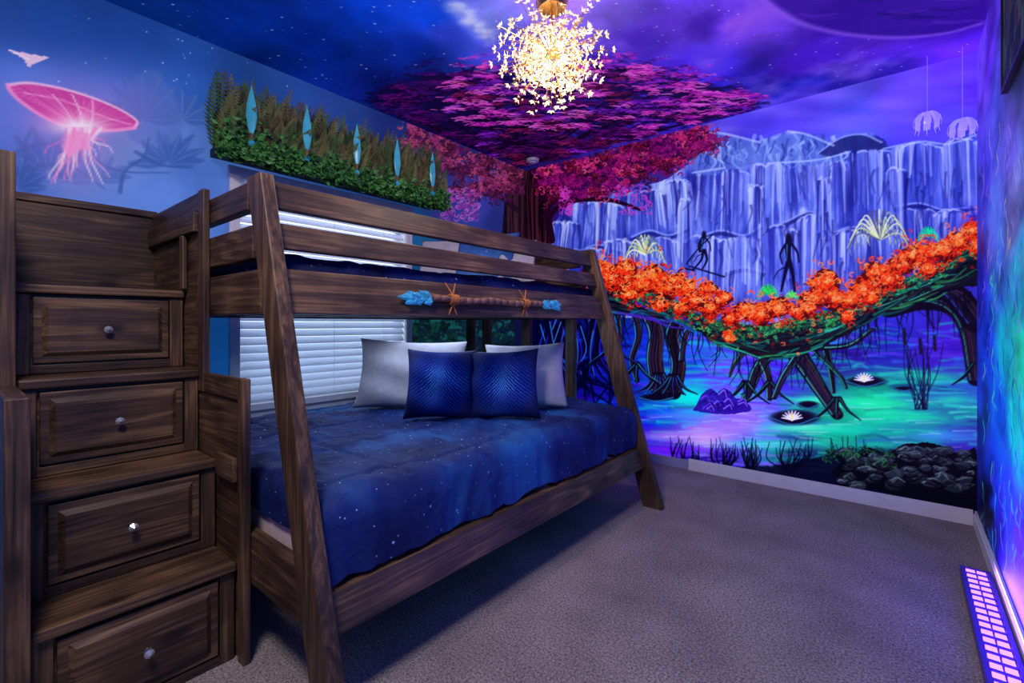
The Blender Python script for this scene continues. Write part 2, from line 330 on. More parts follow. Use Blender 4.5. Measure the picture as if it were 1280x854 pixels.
def veil(uc,vt,hw,vb,lean=0.,al=1.):
    """a sheet of falling water: uneven lip, wide soft strands, flaring slightly"""
    lip=[(uc+k*hw,vt+abs(k)**2*hw*.22+U(-2.5,2.5)) for k in (-1,-.6,-.2,.2,.6,1)]
    cv.poly(lip+[(uc+hw*1.08+lean,vb),(uc+hw*.3+lean,vb-U(2,12)),(uc-hw*.4+lean,vb+U(-4,4)),(uc-hw*1.05+lean,vb-U(0,10))],(82,96,192),.5*al,warp=.014,blur=3)
    for q in range(int(hw*1.1)+3):
        k=U(-1,1); top=vt+abs(k)**2*hw*.22+U(-1,4)
        x=uc+k*hw; yb=vb-U(0,.55)*(vb-top); ym=top+(yb-top)*.5; s_=U(-2,2)
        wd=U(1.2,2.4) if random.random()<.5 else U(3,6.5)
        c=RC(LT) if random.random()<.6 else RC(DKS)
        cv.stroke([(x*.97+uc*.03,top),(x+s_*.6,top+7),(x+s_+lean*.5,ym),(x+k*hw*.06+lean+s_*1.6,yb)],wd,c,U(.35,.75),w2=wd*.3,soft=1.8)
    for q in range(len(lip)-1): 
        if random.random()<.75: cv.stroke([lip[q],((lip[q][0]+lip[q+1][0])/2,(lip[q][1]+lip[q+1][1])/2-1.5),lip[q+1]],U(2,4),RC(LT[:2]),.6*al,w2=1.5,soft=1.6)
    if hw>10: cv.stroke([(uc+hw*1.1,vt+hw*.3),(uc+hw*1.1+U(-3,3),(vt+vb)/2),(uc+hw*1.15+lean,vb-12)],U(3,6),(26,26,98),.6,w2=1.5,soft=2.5)
for uc,vt,hw,vb,ln in [(752,252,28,345,-3),(706,278,16,330,-4),(806,238,24,300,2),(850,226,16,300,2),(905,212,34,300,-2),(962,206,24,290,0),(1002,203,22,262,3),(1042,200,22,300,0),(1090,188,28,290,2),(1150,180,34,262,0),(1202,174,22,270,2)]: veil(uc,vt,hw,vb,ln)
def ledge(P):
    cv.stroke(P,7,(34,36,112),.8,w2=3,soft=2.5); cv.stroke([(x,y-4) for x,y in P],3,(150,168,236),.7,w2=1.5,soft=1.5)
for P in [[(790,300),(812,292),(836,298),(860,288)],[(872,302),(900,292),(930,298),(952,286)],[(962,288),(985,280),(1010,268),(1030,276)],[(1034,300),(1060,288),(1090,290),(1116,280)],[(1120,262),(1150,258),(1180,266),(1216,262)],[(724,318),(748,310),(780,318)],[(900,345),(930,338),(955,344)]]: ledge(P)
for uc,vt,hw,vb,ln in [(735,312,20,348,-2),(776,300,20,350,0),(826,298,26,356,2),(880,296,22,380,0),(925,298,26,392,-2),(976,284,22,384,2),(1018,270,20,378,0),(1060,290,24,366,0),(1102,284,20,338,2),(1146,262,24,322,2),(1192,264,24,306,-1),(858,250,9,350,0),(945,232,10,330,0),(1120,212,12,320,2),(1030,222,9,300,0)]: veil(uc,vt,hw,vb,ln)
for k in range(110):
    u=U(700,1215); v=U(200,350); cv.stroke([(u,v),(u+U(-4,4),v+U(6,14)),(u+U(-8,8),v+U(16,36))],U(2,5),RC([(28,28,100),(40,42,130),(22,22,84),(60,70,160)]),.5,w2=1,soft=2)
for u,v,ru,rv,c in [(800,368,50,12,(40,50,160)),(900,386,50,14,(36,44,150)),(1010,386,60,14,(34,36,130)),(1085,340,16,20,(26,30,110)),(1215,300,20,40,(70,40,180)),(720,340,30,26,(34,40,150)),(868,230,7,20,(40,40,130)),(1062,250,6,30,(30,30,110))]: cv.glow(u,v,ru,rv,c,.7)
SH=[(866,172),(892,164),(950,177),(1000,165),(1050,182),(1060,198),(1010,206),(960,203),(920,210),(880,220),(864,205)]
cv.poly(SH,(92,112,190),.8,warp=.01,blur=1)
for k in range(110):
    x=U(868,1056); y=U(168,198); L_=U(8,26); cv.stroke([(x,y),(x+U(-5,5),y+L_*.5),(x+U(-8,8),y+L_)],U(1.5,5),RC([(150,178,230),(58,70,150),(186,208,245),(44,52,130),(110,135,205)]),.6,w2=1,soft=1.5)
cv.poly([(1022,192),(1050,173),(1078,168),(1100,176),(1104,186),(1062,188),(1040,196)],(44,50,112),.9,blur=1)
cv.stroke([(1022,192),(1050,173),(1078,168),(1102,178)],2.5,(150,170,225),.7)
for P in [[(866,175),(895,166),(950,178)],[(985,164),(1008,168),(1042,182)],[(1104,186),(1150,177),(1185,180),(1222,168)],[(866,216),(905,210)],[(960,204),(1020,200),(1062,190)]]:
    cv.stroke(P,2.4,(186,204,250),.65,soft=1.6)
def palm(cv,u,v,r,cols,nn=11,w=2.6,dro=.5):
    for k in range(nn):
        a=math.pi*(.03+.94*k/(nn-1)); ex=u+r*math.cos(a); ey=v-r*.75*math.sin(a)+r*dro*abs(math.cos(a))**2
        mx_=u+.6*r*math.cos(a); my=v-r*.75*math.sin(a)-r*.12
        cv.stroke([(u,v),(mx_,my),(ex,ey)],w,RC(cols),.95,w2=w*.4)
        for q in range(5):
            t=.35+.13*q; px_=u+(ex-u)*t; py_=v+(ey-v)*t-r*.16*math.sin(math.pi*t); cv.stroke([(px_,py_),(px_+U(-3,3),py_+r*.16)],1.3,RC(cols),.8,w2=.5)
# --- water
for k in range(760):
    u=U(700,1222); v=U(405,592); L_=U(14,70)
    if v>560 and u>1030: continue
    pal=[(50,200,205),(40,140,190),(150,110,255),(100,80,245),(50,40,170),(26,20,110),(50,190,140)]
    if 860<u<960 and v>505: pal=[(185,150,255),(150,110,255),(110,80,245),(80,170,235)]
    elif u>960 and v>455: pal=[(50,210,160),(30,160,120),(70,220,190),(50,120,160),(60,90,190),(24,40,90),(40,180,140)]
    elif u>1040: pal=[(50,180,170),(110,80,210),(50,40,150),(80,120,220),(30,26,90)]
    elif u<790: pal=[(50,50,205),(34,20,140),(20,100,200),(60,20,160),(16,10,70)]
    cv.stroke([(u,v),(u+L_*.5,v+U(-3,3)),(u+L_,v+U(-2,5))],U(1.5,6),RC(pal),U(.2,.6),w2=1,soft=3)
for u,v,ru,rv,c in [(1090,505,70,10,(60,235,165)),(905,535,50,16,(170,130,255)),(860,498,50,8,(40,230,215)),(960,556,80,6,(80,210,210)),(1120,522,80,8,(50,215,155)),(1020,500,40,6,(90,245,195)),(1150,470,60,6,(60,200,160)),(830,562,60,8,(120,50,240)),(1180,545,50,8,(80,150,210)),(880,548,34,9,(215,180,255)),(1060,538,60,8,(40,205,165)),(850,520,30,6,(90,140,255)),(840,545,60,8,(190,150,255)),(1000,535,50,5,(120,240,205)),(1190,500,30,6,(60,200,170)),(1100,556,60,5,(50,170,150))]:
    cv.glow(u,v,ru,rv,c,.78)
for k in range(60):
    u=U(780,1220); v=U(500,560); cv.stroke([(u,v),(u+U(15,40),v+U(-2,3))],U(1,2),(215,240,250),.35,w2=.6,soft=2)
for k in range(30):
    x=U(672,760); cv.stroke([(x,U(395,410)),(x+U(-14,14),440),(x+U(-25,25),470),(x+U(-40,40),U(480,520))],U(4,10),(10,7,40),.8,w2=2)
    cv.stroke([(x+2,U(395,410)),(x+U(-14,14),440),(x+U(-25,25),470)],1.6,RC([(40,90,230),(70,60,240),(90,160,250)]),.7,w2=.8)
# --- trunks beneath the bridge
TK=(22,15,34)
def trunk(pts,w,w2,hi,rt=0):
    cv.stroke(pts,w*1.25,TK,1,w2=w2*1.2,soft=1.5)
    for q_ in range(int(w*1.0)):
        o=U(-.5,.5); q=[(p[0]+o*(w+(w2-w)*i/(len(pts)-1))+U(-1,1),p[1]) for i,p in enumerate(pts)]
        cv.stroke(q,U(1.2,2.2),RC([(50,34,52),(72,48,58),(12,8,24),(34,28,60),(60,50,80)]),.8,w2=1.)
    o=-.5; q=[(p[0]+o*(w+(w2-w)*i/(len(pts)-1)),p[1]) for i,p in enumerate(pts)]
    cv.stroke(q,1.4,RC(hi),.75,w2=1.); q=[(p[0]+.52*(w+(w2-w)*i/(len(pts)-1)),p[1]) for i,p in enumerate(pts)]; cv.stroke(q[:-1],1.2,RC(hi),.4,w2=.8)
    u,v=pts[-1]
    for k in range(rt):
        a=(k/(max(1,rt-1))-.5)*2; cv.stroke([(u+a*w2*.3,v-20),(u+a*14,v-5),(u+a*30,v+U(2,8))],6,TK,1,w2=1.5); cv.stroke([(u+a*w2*.3,v-20),(u+a*14-1,v-7),(u+a*30,v+4)],1.2,RC(hi),.6,w2=.6)
H1=[(60,170,230),(80,110,240),(90,210,240)]; H2=[(50,190,160),(40,150,140),(90,220,200)]
trunk([(808,388),(820,415),(818,450),(824,488)],16,18,H1,6); trunk([(850,395),(840,420),(848,455),(842,490)],14,16,H1,5)
trunk([(870,400),(856,420),(852,450)],8,6,H1); trunk([(793,390),(798,420),(790,450),(796,475)],8,6,H1,3); trunk([(770,388),(775,420),(766,450)],7,4,H1,2)
trunk([(985,430),(1005,455),(1022,482),(1046,518)],22,12,H2,3); trunk([(962,440),(947,462),(940,480),(932,498)],13,8,H2,3); trunk([(950,445),(960,470),(962,498)],9,6,H2,2); trunk([(1030,425),(1038,460),(1042,490)],9,4,H2)
trunk([(1000,440),(980,470),(968,497)],8,5,H2); trunk([(1010,435),(1060,432),(1090,412)],7,4,H2); trunk([(930,440),(918,455),(912,470)],6,3,H2); trunk([(1020,440),(1050,470),(1058,485)],6,3,H2)
trunk([(1112,384),(1150,376),(1188,382),(1210,410),(1220,475)],26,15,H2,2); trunk([(1150,360),(1190,366),(1222,404)],24,24,[(50,60,160),(60,90,200)])
for k in range(110):
    x=U(760,1215); v0=np.interp(x,[740,780,860,930,1000,1100,1215],[388,392,408,440,440,395,365]); L_=U(10,50)
    cv.stroke([(x,v0),(x+U(-6,6),v0+L_*.5),(x+U(-10,10),v0+L_)],1.5,(12,10,28),.9,w2=.7)
# --- bridge body
TOP=[(740,335),(770,350),(800,360),(830,368),(860,385),(890,398),(915,403),(945,408),(975,402),(1010,394),(1040,388),(1070,372),(1100,358),(1130,350),(1160,335),(1190,318),(1230,298)]
BOT=[(1230,352),(1200,360),(1160,372),(1120,384),(1085,404),(1040,428),(1000,444),(960,450),(920,440),(890,425),(850,405),(800,395),(742,388)]
cv.poly(TOP+BOT,(24,22,38),1,warp=.014)
TX=[p[0] for p in TOP];TYv=[p[1] for p in TOP]; bb=sorted(BOT); BX=[p[0] for p in bb];BY=[p[1] for p in bb]
for k in range(360):
    x=U(742,1222); a=np.interp(x,TX,TYv); c=np.interp(x,BX,BY)
    t=random.random(); v=a+(c-a)*t; x2=x+U(20,55); a2=np.interp(x2,TX,TYv); c2=np.interp(x2,BX,BY); v2=a2+(c2-a2)*np.clip(t+U(-.18,.18),0,1)
    if x2>1226: continue
    dk=[(16,14,28),(40,28,40),(54,38,44),(12,12,30),(30,50,62)]; lt=[(36,130,112),(50,160,128),(28,96,96),(70,190,160),(60,140,84)]
    if x<870: lt=[(60,40,150),(36,100,150),(80,50,170),(30,130,120)]
    cc=RC(lt) if random.random()<(.55-.5*t) or t>.94 else RC(dk)
    cv.stroke([(x,v),((x+x2)/2,(v+v2)/2+U(-3,5)),(x2,v2)],U(1.5,5),cc,U(.5,.9),w2=1.2)
for k in range(1000):
    x=U(760,1225); a=np.interp(x,TX,TYv); v=a+abs(random.gauss(8,8))
    cv.curl(x,v,U(1,3),U(1,1.8),RC([(60,150,80),(40,110,70),(90,190,110),(24,60,50),(30,80,70)]),.8)
palm(cv,806,318,27,[(215,225,180),(180,200,140),(235,240,215),(90,110,110)],13,2.2)
palm(cv,1099,300,42,[(225,232,190),(190,205,140),(150,180,160),(90,90,130)],15,2.4)
palm(cv,1160,296,14,[(60,230,160),(40,180,140)],9,2.2); palm(cv,960,368,14,[(60,210,90),(50,160,90)],9,2.2); palm(cv,990,372,10,[(60,190,90),(140,220,120)],7,2)
DK=(18,14,52)
def fig(u,v,h,lean=0):
    k=h/70.
    cv.glow(u,v-64*k,4.2*k,5.4*k,DK,1,4)
    cv.stroke([(u,v-60*k),(u-1*k+lean*.3,v-50*k),(u+lean*.6,v-34*k)],8*k,DK,1,w2=6*k)
    cv.stroke([(u-1,v-35*k),(u-5*k,v-18*k),(u-9*k+lean,v)],5.4*k,DK,1,w2=2.4*k); cv.stroke([(u+1,v-35*k),(u+5*k,v-18*k),(u+7*k+lean,v)],5.4*k,DK,1,w2=2.4*k)
    cv.stroke([(u-4*k,v-55*k),(u-10*k,v-44*k),(u-8*k,v-32*k)],3.2*k,DK,1,w2=1.6*k); cv.stroke([(u+4*k,v-55*k),(u+10*k,v-46*k),(u+12*k,v-34*k)],3.2*k,DK,1,w2=1.6*k)
    cv.stroke([(u-1*k,v-30*k),(u-12*k,v-24*k),(u-18*k,v-14*k)],1.6*k,DK,1,w2=1)
    cv.stroke([(u-2,v-55*k),(u-3,v-36*k)],1.2,(70,150,190),.7)
fig(986,364,74); fig(880,338,50,-8); cv.stroke([(858,330),(872,312),(890,294)],1.6,DK); cv.stroke([(868,338),(852,336),(846,344)],2.2,DK)
cv.stroke([(862,333),(905,346)],2.4,(25,22,70),.9)
# --- orange foliage
cl=[(748,338,19),(764,348,21),(782,338,17),(798,356,20),(816,346,18),(832,360,18),(846,350,12),(858,360,14),(868,376,17),(890,386,16),(886,362,12),(903,374,12),(914,398,13),(932,388,15),(950,394,18),(973,385,17),(996,391,12),(1018,374,17),(1034,352,19),(1046,374,17),(1022,354,13),(1062,376,13),(1080,362,19),(1094,340,18),(1088,374,13),(1112,350,18),(1126,332,16),(1142,320,17),(1160,316,18),(1160,337,13),(1180,314,17),(1198,302,16),(1216,288,16),(1224,308,12),(910,422,7),(1058,396,9),(786,368,13),(824,382,10),(1010,388,11),(850,386,10)]
for u,v,r in cl:
    cv.poly([(u+r*math.cos(a)*U(.75,1.2),v+r*.8*math.sin(a)*U(.75,1.2)) for a in [k*math.pi/5 for k in range(10)]],(58,10,16),.9,warp=.012)
for u,v,r in cl:
    cv.glow(u,v-r*.2,r*.8,r*.6,(214,62,30),.4)
for q_ in range(2):
    for u,v,r in cl:
        for k in range(int(r*1.9)):
            a=U(0,6.28); q=abs(random.gauss(0,.6))*r*1.2; dy=q*.9*math.sin(a)
            pal=[(252,96,44),(255,124,60),(240,78,38),(255,150,88),(216,56,34)] if dy<r*.2 else [(196,44,30),(150,28,28),(224,68,36),(96,14,20)]
            cv.curl(u+q*math.cos(a),v+dy,U(2.2,5.2),U(1.1,2.2),RC(pal),.95)
for u,v,r in cl:
    for k in range(int(r*.5)):
        a=U(0,6.28); q=r*random.random(); cv.curl(u+q*math.cos(a),v-abs(q*.8*math.sin(a)),U(1.5,3),1.1,(255,184,130),.85)
for k in range(300):
    x=U(742,1226); a=np.interp(x,TX,TYv); cv.curl(x,a+random.gauss(-6,16),U(1.5,3.5),U(1,1.8),RC([(250,90,44),(200,44,34),(255,130,80),(120,20,24)]),.9)
# --- lilies, grasses, rocks
for u,v,ru,rv in [(992,522,33,10),(1082,477,27,7),(1010,506,14,5),(906,508,26,6),(820,497,24,5),(1130,486,14,3)]:
    cv.glow(u,v,ru,rv,(20,14,40),1,8); cv.stroke([(u-ru*.9,v),(u,v+rv*.9),(u+ru*.9,v)],1.4,(60,120,170),.8)
def lily(u,v,r):
    for k in range(9):
        a=math.pi*(.05+.9*k/8); cv.stroke([(u,v),(u+r*math.cos(a),v-r*.8*math.sin(a))],r*.3,(235,230,255),.95,w2=1.2)
    cv.stroke([(u,v),(u,v-r*.5)],2,(250,215,130),.9)
lily(990,524,13); lily(1080,476,12)
cv.poly([(866,514),(876,496),(888,486),(898,492),(908,486),(918,496),(930,500),(938,514),(900,518)],(52,26,140),.9,warp=.008)
for k in range(22):
    x=U(872,934); y=U(490,512); cv.stroke([(x,y),(x+U(4,8),y-U(2,5)),(x+U(8,13),y+U(1,6))],U(1.2,2.4),RC([(120,80,240),(80,50,200),(30,14,90),(150,120,255)]),.85,w2=.8)
for k in range(16):
    x=U(1132,1172); cv.stroke([(1152+U(-8,8),512),(x,470),(x+U(-12,12),U(410,440))],1.3,(24,20,50),.9,w2=.7)
for x,y in [(1130,412),(1150,424),(1168,420)]: cv.stroke([(x,y),(x+1,y+18)],3.6,(34,26,50),1)
for cx_,w_ in [(985,26),(860,20),(1060,22),(905,16),(940,12)]:
    for k in range(18):
        x=cx_+U(-w_,w_); cv.stroke([(cx_+U(-5,5),590),(x,574),(x+U(-8,8),U(545,566))],2.2,(10,10,32),.95,w2=.7)
cv.poly([(760,568),(835,573),(900,583),(960,583),(1030,570),(1045,563),(1222,596),(1222,665),(820,610)],(13,11,34),.88,warp=.012,blur=2)
cv.poly([(1040,590),(1060,572),(1085,560),(1110,566),(1130,556),(1160,552),(1185,560),(1205,570),(1222,562),(1224,640),(1140,622),(1070,606)],(12,12,22),1,warp=.012)
for k in range(70):
    u=U(1052,1216); v=U(562,612); r=U(7,16)
    cv.poly([(u+r*math.cos(a)*U(.6,1.3),v+r*.5*math.sin(a)*U(.6,1.3)) for a in [q*math.pi/3 for q in range(6)]],RC([(34,38,50),(26,28,38),(44,50,62)]),.8,warp=.01,smooth=False)
    for q in range(3): cv.stroke([(u-r*U(.3,.9),v-r*U(-.1,.3)),(u+U(-3,3),v-r*U(.1,.5)),(u+r*U(.3,.8),v-r*U(-.3,.2))],U(.8,2),RC([(94,106,118),(72,84,96),(54,62,76),(120,134,146)]),.65,w2=.6)
    cv.stroke([(u-r*.9,v+r*.3),(u,v+r*.55),(u+r*.9,v+r*.2)],3,(8,8,16),.8,w2=1.5)
for k in range(110):
    cv.curl(U(1030,1120),U(560,582),U(1.5,4),1.2,RC([(50,120,70),(30,60,50),(20,30,40)]),.8)
# --- tree
cv.stroke([(655,212),(660,250),(662,300),(664,345)],56,(26,13,26),1,w2=56)
for k in range(26):
    x=U(658,690); cv.stroke([(x,214),(x+U(-3,3),250),(x+U(-3,6),330)],U(1.5,3.5),RC([(70,36,46),(50,26,40),(14,8,20),(90,44,58)]),.8)
for P in [[(676,250),(700,232),(740,222),(800,214),(860,196)],[(680,270),(700,245),(760,240)],[(672,230),(700,215),(760,200),(820,182)],[(690,300),(688,270),(712,252),(760,250),(800,262)]]: cv.stroke(P,9,(36,14,36),1,w2=3)
cv.poly([(664,214),(720,200),(790,182),(872,160),(884,170),(872,194),(850,206),(815,216),(790,232),(762,236),(735,240),(716,254),(700,240),(684,236)],(44,10,44),.7,warp=.03,blur=3)
for q in range(84):
    cu=U(668,890); tt=random.random(); top=212-.254*(cu-655)+3; dep=np.interp(cu,[662,720,800,850,890],[34,58,50,40,20]); cvv=top+tt**1.2*dep; sh=RC([0,1,1,2,2])
    for k in range(22):
        u=cu+random.gauss(0,9); v=cvv+random.gauss(0,4.5)
        if v<212-.254*(u-655)+1: continue
        pal=[[(166,48,104),(186,70,122),(140,34,92),(190,90,124)],[(116,28,98),(144,40,114),(84,20,84)],[(90,22,52),(66,14,44),(114,40,56),(44,10,36)]][sh]
        cv.curl(u,v,U(2,4.2),U(1.1,2.3),RC(pal),.9)
for k in range(90):
    u=RC([U(770,812),U(700,716)]); cv.curl(u,U(232,268),U(2,4),1.5,(200,80,190),.7)
cv.grade(1.14,1.2,.010)
M_mur=mat_mural('glowing_mural_paint',.68,.58)  # wall paint with added emission, brightens the mural beyond its lighting
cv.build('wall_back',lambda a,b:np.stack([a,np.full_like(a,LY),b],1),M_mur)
# ================================================================== CEILING MURAL
cv=Canvas(0,RX,NY,LY,.0065,on_ceil)
cv.idw([(200,5,(20,54,124)),(300,30,(17,52,134)),(400,60,(16,46,130)),(450,20,(18,60,162)),(520,60,(20,50,144)),(560,40,(50,66,170)),(600,25,(110,122,210)),(500,105,(18,34,110)),(540,20,(22,66,175)),(650,60,(84,74,190)),
 (650,150,(50,30,120)),(760,100,(60,46,160)),(800,60,(92,66,200)),(850,30,(118,82,222)),(880,80,(84,60,210)),(920,110,(60,48,198)),(1000,80,(92,46,200)),(960,120,(44,44,172)),(1000,112,(42,50,178)),(1100,60,(112,62,222)),(1100,90,(78,58,205)),(1180,60,(114,62,222)),
 (1215,40,(92,48,200)),(940,30,(138,90,232)),(750,20,(126,106,222)),(600,180,(24,18,80)),(700,-60,(120,90,200)),(900,-100,(90,60,180)),(300,-60,(20,50,120)),(1230,-100,(70,40,160)),(450,160,(18,34,112)),(560,190,(20,30,100))],3.2)
n=fbm(cv.A*2.6+1.5*fbm(cv.A*2,cv.B*2,3,5),cv.B*2.6,6,8); cv.C*=(.5+1.0*n)[...,None]
rm=np.clip((cv.A-1.0)/.8,0,1)
mixf(cv,np.clip((fbm(cv.A*3,cv.B*3,5,31)-.54)*3,0,.5)*rm,(165,130,245))
mixf(cv,np.clip((fbm(cv.A*2.5+4,cv.B*2.5,5,51)-.56)*3,0,.5)*rm,(60,26,140))
for k in range(110): 
    t=random.random()**1.3; cv.glow(566+50*t+random.gauss(0,6),2+50*t+random.gauss(0,4),U(3,10),U(1.5,5),(205,212,235),.16)
for k in range(600):
    u=U(150,1230); v=U(-40,150)
    if v>105: continue
    cv.glow(u,v,U(.5,1.0)*RC([1,1,1,1.5]),U(.3,.6),(220,230,255),U(.3,.9),4)
pl=[(955,-2),(975,14),(1010,32),(1060,43),(1120,47),(1180,42),(1225,30),(1236,4),(1238,-40),(1150,-90),(1000,-70)]
cv.poly(pl,(62,32,142),.85,blur=3); cv.stroke(pl[:7],5,(180,130,250),.55,soft=5)
for k in range(30): u=U(980,1220); v=U(-30,34); cv.stroke([(u,v),(u+20,v+U(0,3)),(u+45,v+U(-2,2))],U(2,5),RC([(90,50,170),(46,26,110),(110,60,190)]),.5,soft=3)
def edge(u):
    t=np.interp(u,[455,480,505,530,560,590,620,650,680,705,735,760,790,820,850,880,915,950],[132,112,104,88,96,78,88,84,96,80,86,74,84,80,98,100,116,120])
    bt=(212+.42*(u-655)-2) if u<655 else (212-.254*(u-655)-2)
    bt=min(bt,np.interp(u,[455,500,560,655,720,800,880,950],[134,150,174,212,198,176,154,130])); return t,bt
def lim(x): return (212+.42*(x-655)) if x<655 else (212-.254*(x-655))
def tree_c(u,v,su,sv,pal,nk,w=(1.4,3.4),al=.85,cl=(2.5,7)):
    for k in range(nk):
        x=u+random.gauss(0,su); y=v+random.gauss(0,sv)
        if y>lim(x)-1: continue
        L_=U(*cl); cv.stroke([(x-L_,y+U(-1,1)),(x,y-U(0,1.6)),(x+L_,y+U(-1,1.4))],U(*w),RC(pal),al,w2=1,soft=.8,n=2)
for k in range(260):
    u=U(478,930); t,bt=edge(u)
    if bt<=t: continue
    v=U(t+5,bt); tree_c(u,v,14,4.5,[(30,12,56),(24,12,64),(40,14,62),(22,18,70)] if u>560 else [(16,18,70),(20,16,60),(28,14,58)],14,(3,7),.5)
for k in range(34):
    a=math.pi*(.05+.88*k/33); L_=U(.5,1.05); ex=657+270*L_*math.cos(a)*(.72 if math.cos(a)<0 else 1.); ey=206-115*L_*abs(math.sin(a))-20*L_
    ey=min(ey,lim(ex)-6)
    cv.stroke([(657,205),((657+ex)/2+U(-10,10),(206+ey)/2),(ex,ey)],5,(18,8,32),.9,w2=1.0)
MAG=[(186,46,170),(216,76,188),(150,36,158),(230,104,202)]; PUR=[(140,48,186),(112,38,166),(164,66,208),(92,32,144)]; DRK=[(90,22,104),(66,18,86),(108,28,112),(54,16,78)]; MAR=[(110,30,80),(84,22,66),(140,44,96)]
cents=[]
for k in range(210):
    u=U(482,934); t,bt=edge(u)
    if bt-2<=t: continue
    q=random.random(); v=t+(bt-t)*q; cents.append((u,v,q))
cents.sort(key=lambda c:-c[1])
for u,v,q in cents:
    if u<560: pal=RC([DRK,[(100,28,116),(56,22,104)],[(36,28,104),(70,22,94)]])
    elif u>790: pal=RC([MAG,MAG,PUR])
    elif q>.7: pal=RC([PUR,DRK,MAR,DRK])
    else: pal=RC([MAG,PUR,DRK,MAR])
    tree_c(u,v+2.5,9,1.6,[(24,10,46)],7,(3,5),.6)
    tree_c(u,v,U(6,11),U(1.4,2.8),pal,20,(1.2,3.0))
for k in range(70):
    u=U(560,930); t,bt=edge(u); v=t+(bt-t)*random.random()*.7; tree_c(u,v,7,1.4,[(244,128,222),(232,96,206)],6,(1.0,2.0),.85)
for k in range(80):
    u=U(465,945); t,bt=edge(u); v=t-abs(random.gauss(0,7)); tree_c(u,v,6,1.5,RC([DRK,PUR,MAG]) if u>570 else [(40,24,96),(26,18,74)],5,(1,2.2),.75,(1.5,4))
cv.grade(1.1,1.15,.008)
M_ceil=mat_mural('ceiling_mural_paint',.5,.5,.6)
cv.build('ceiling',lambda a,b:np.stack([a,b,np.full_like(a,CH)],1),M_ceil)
# ================================================================== LEFT (WINDOW) WALL
cv=Canvas(NY,LY,0,CH,.0055,on_left)
cv.idw([(0,10,(34,72,150)),(60,20,(30,74,156)),(120,20,(28,70,152)),(180,30,(28,72,156)),(230,60,(34,82,168)),(300,80,(30,70,145)),(360,110,(36,76,155)),(420,130,(38,68,145)),(500,165,(30,46,120)),(560,180,(50,40,120)),
 (20,150,(66,114,202)),(60,130,(78,120,206)),(130,200,(112,144,212)),(180,190,(114,148,216)),(220,170,(90,130,208)),(230,110,(44,98,186)),(40,210,(70,112,198)),(100,230,(90,130,208)),(200,230,(90,130,208)),(240,220,(76,118,198)),
 (560,260,(50,60,160)),(600,250,(60,66,165)),(620,280,(40,50,130)),(560,300,(30,80,150)),(530,300,(22,90,140)),(300,420,(16,80,150)),(280,470,(20,90,170)),(520,420,(14,50,60)),(560,420,(20,50,70)),(620,420,(16,18,60)),(620,500,(15,15,50)),(300,600,(20,40,90)),(-40,300,(50,90,170))],3.2)
n=fbm(cv.A*3,cv.B*3,5,6); cv.C*=(.84+.32*n)[...,None]
def leaf(u,v,ang,L_,w,col,al):
    c,s_=math.cos(ang),math.sin(ang); P=[]
    for t,k in ((0,0),(.2,.6),(.5,1),(.8,.6),(1,0),(.8,-.6),(.5,-1),(.2,-.6)):
        P.append((u+c*L_*t-s_*w*k,v+s_*L_*t+c*w*k))
    cv.poly(P,col,al,blur=1)
for u,v,L_,nn,c in [(178,150,62,9,(62,98,180)),(60,215,60,8,(52,90,172)),(210,205,50,9,(60,98,178)),(120,225,50,7,(70,108,186)),(20,235,50,8,(48,84,164)),(228,150,40,7,(60,100,180))]:
    for k in range(nn):
        a=-math.pi*(.0+1.0*k/(nn-1)); leaf(u,v,a+U(-.1,.1),L_*U(.75,1.1),L_*.13,c,.85)
        cv.stroke([(u,v),(u+L_*.9*math.cos(a),v+L_*.9*math.sin(a))],1.2,(120,152,214),.45)
cv.poly([(150,150),(152,118),(168,98),(190,86),(205,100),(218,120),(228,150),(222,175),(195,182),(165,176)],(76,112,186),.55,blur=2)
for P in [[(20,190),(60,180),(110,196),(150,214),(210,216)],[(10,222),(60,206),(100,214),(130,236)],[(170,190),(200,206),(240,210)],[(40,160),(30,190),(44,230)],[(150,240),(156,214),(180,196),(186,172)]]: cv.stroke(P,5,(52,88,162),.75,w2=2)
cv.glow(90,140,112,58,(170,130,228),.55); cv.glow(100,195,44,52,(195,145,224),.45)
cap=[(10,106),(40,104),(90,114),(140,132),(170,150),(168,160),(140,163),(100,162),(62,150),(30,130),(14,115)]
cv.poly(cap,(222,62,156),.88,blur=1)
cv.glow(100,150,44,16,(255,145,208),.8)
for k in range(26):
    a=math.pi*(.02+.96*k/25); x=92+84*math.cos(a)*1.0; y=134-0+22*math.cos(a)-22*math.sin(a); cv.stroke([(100,160),((x+100)/2,(y+160)/2-2),(x,y)],U(.8,1.6),RC([(255,150,210),(240,110,180),(180,40,120)]),.5,w2=.6)
for P,w,c in [(cap[:6],3,(255,205,235)),(cap[5:]+[cap[0]],5,(255,150,210)),([(30,116),(80,126),(130,146),(164,156)],1.6,(255,170,215)),([(66,118),(84,140),(94,160)],1.8,(255,190,225)),([(90,118),(100,140),(104,160)],1.8,(255,210,235)),([(116,126),(116,145),(112,160)],1.8,(255,190,225))]: cv.stroke(P,w,c,.85,soft=1.6)
cv.glow(100,158,32,11,(255,240,250),1.)
for k in range(22):
    x=84+k*1.8; y=160; e=U(180,234); cv.stroke([(x+6*math.sin(k),y),(x-6+U(-4,4),(y+e)/2),(x-10+(k-8)*1.8,e-8),(x-12+(k-7)*2.2,e)],U(1.6,3.4),RC([(255,180,220),(250,130,200),(255,225,240),(235,120,205)]),.85,w2=.9)
cv.poly([(76,184),(84,168),(100,164),(112,170),(112,190),(100,186),(88,196)],(250,150,208),.8,blur=1)
cv.poly([(10,62),(40,68),(64,72),(46,78),(36,84),(30,74)],(240,205,230),.95,smooth=False); cv.stroke([(12,63),(36,74)],1.5,(255,240,250),.9)
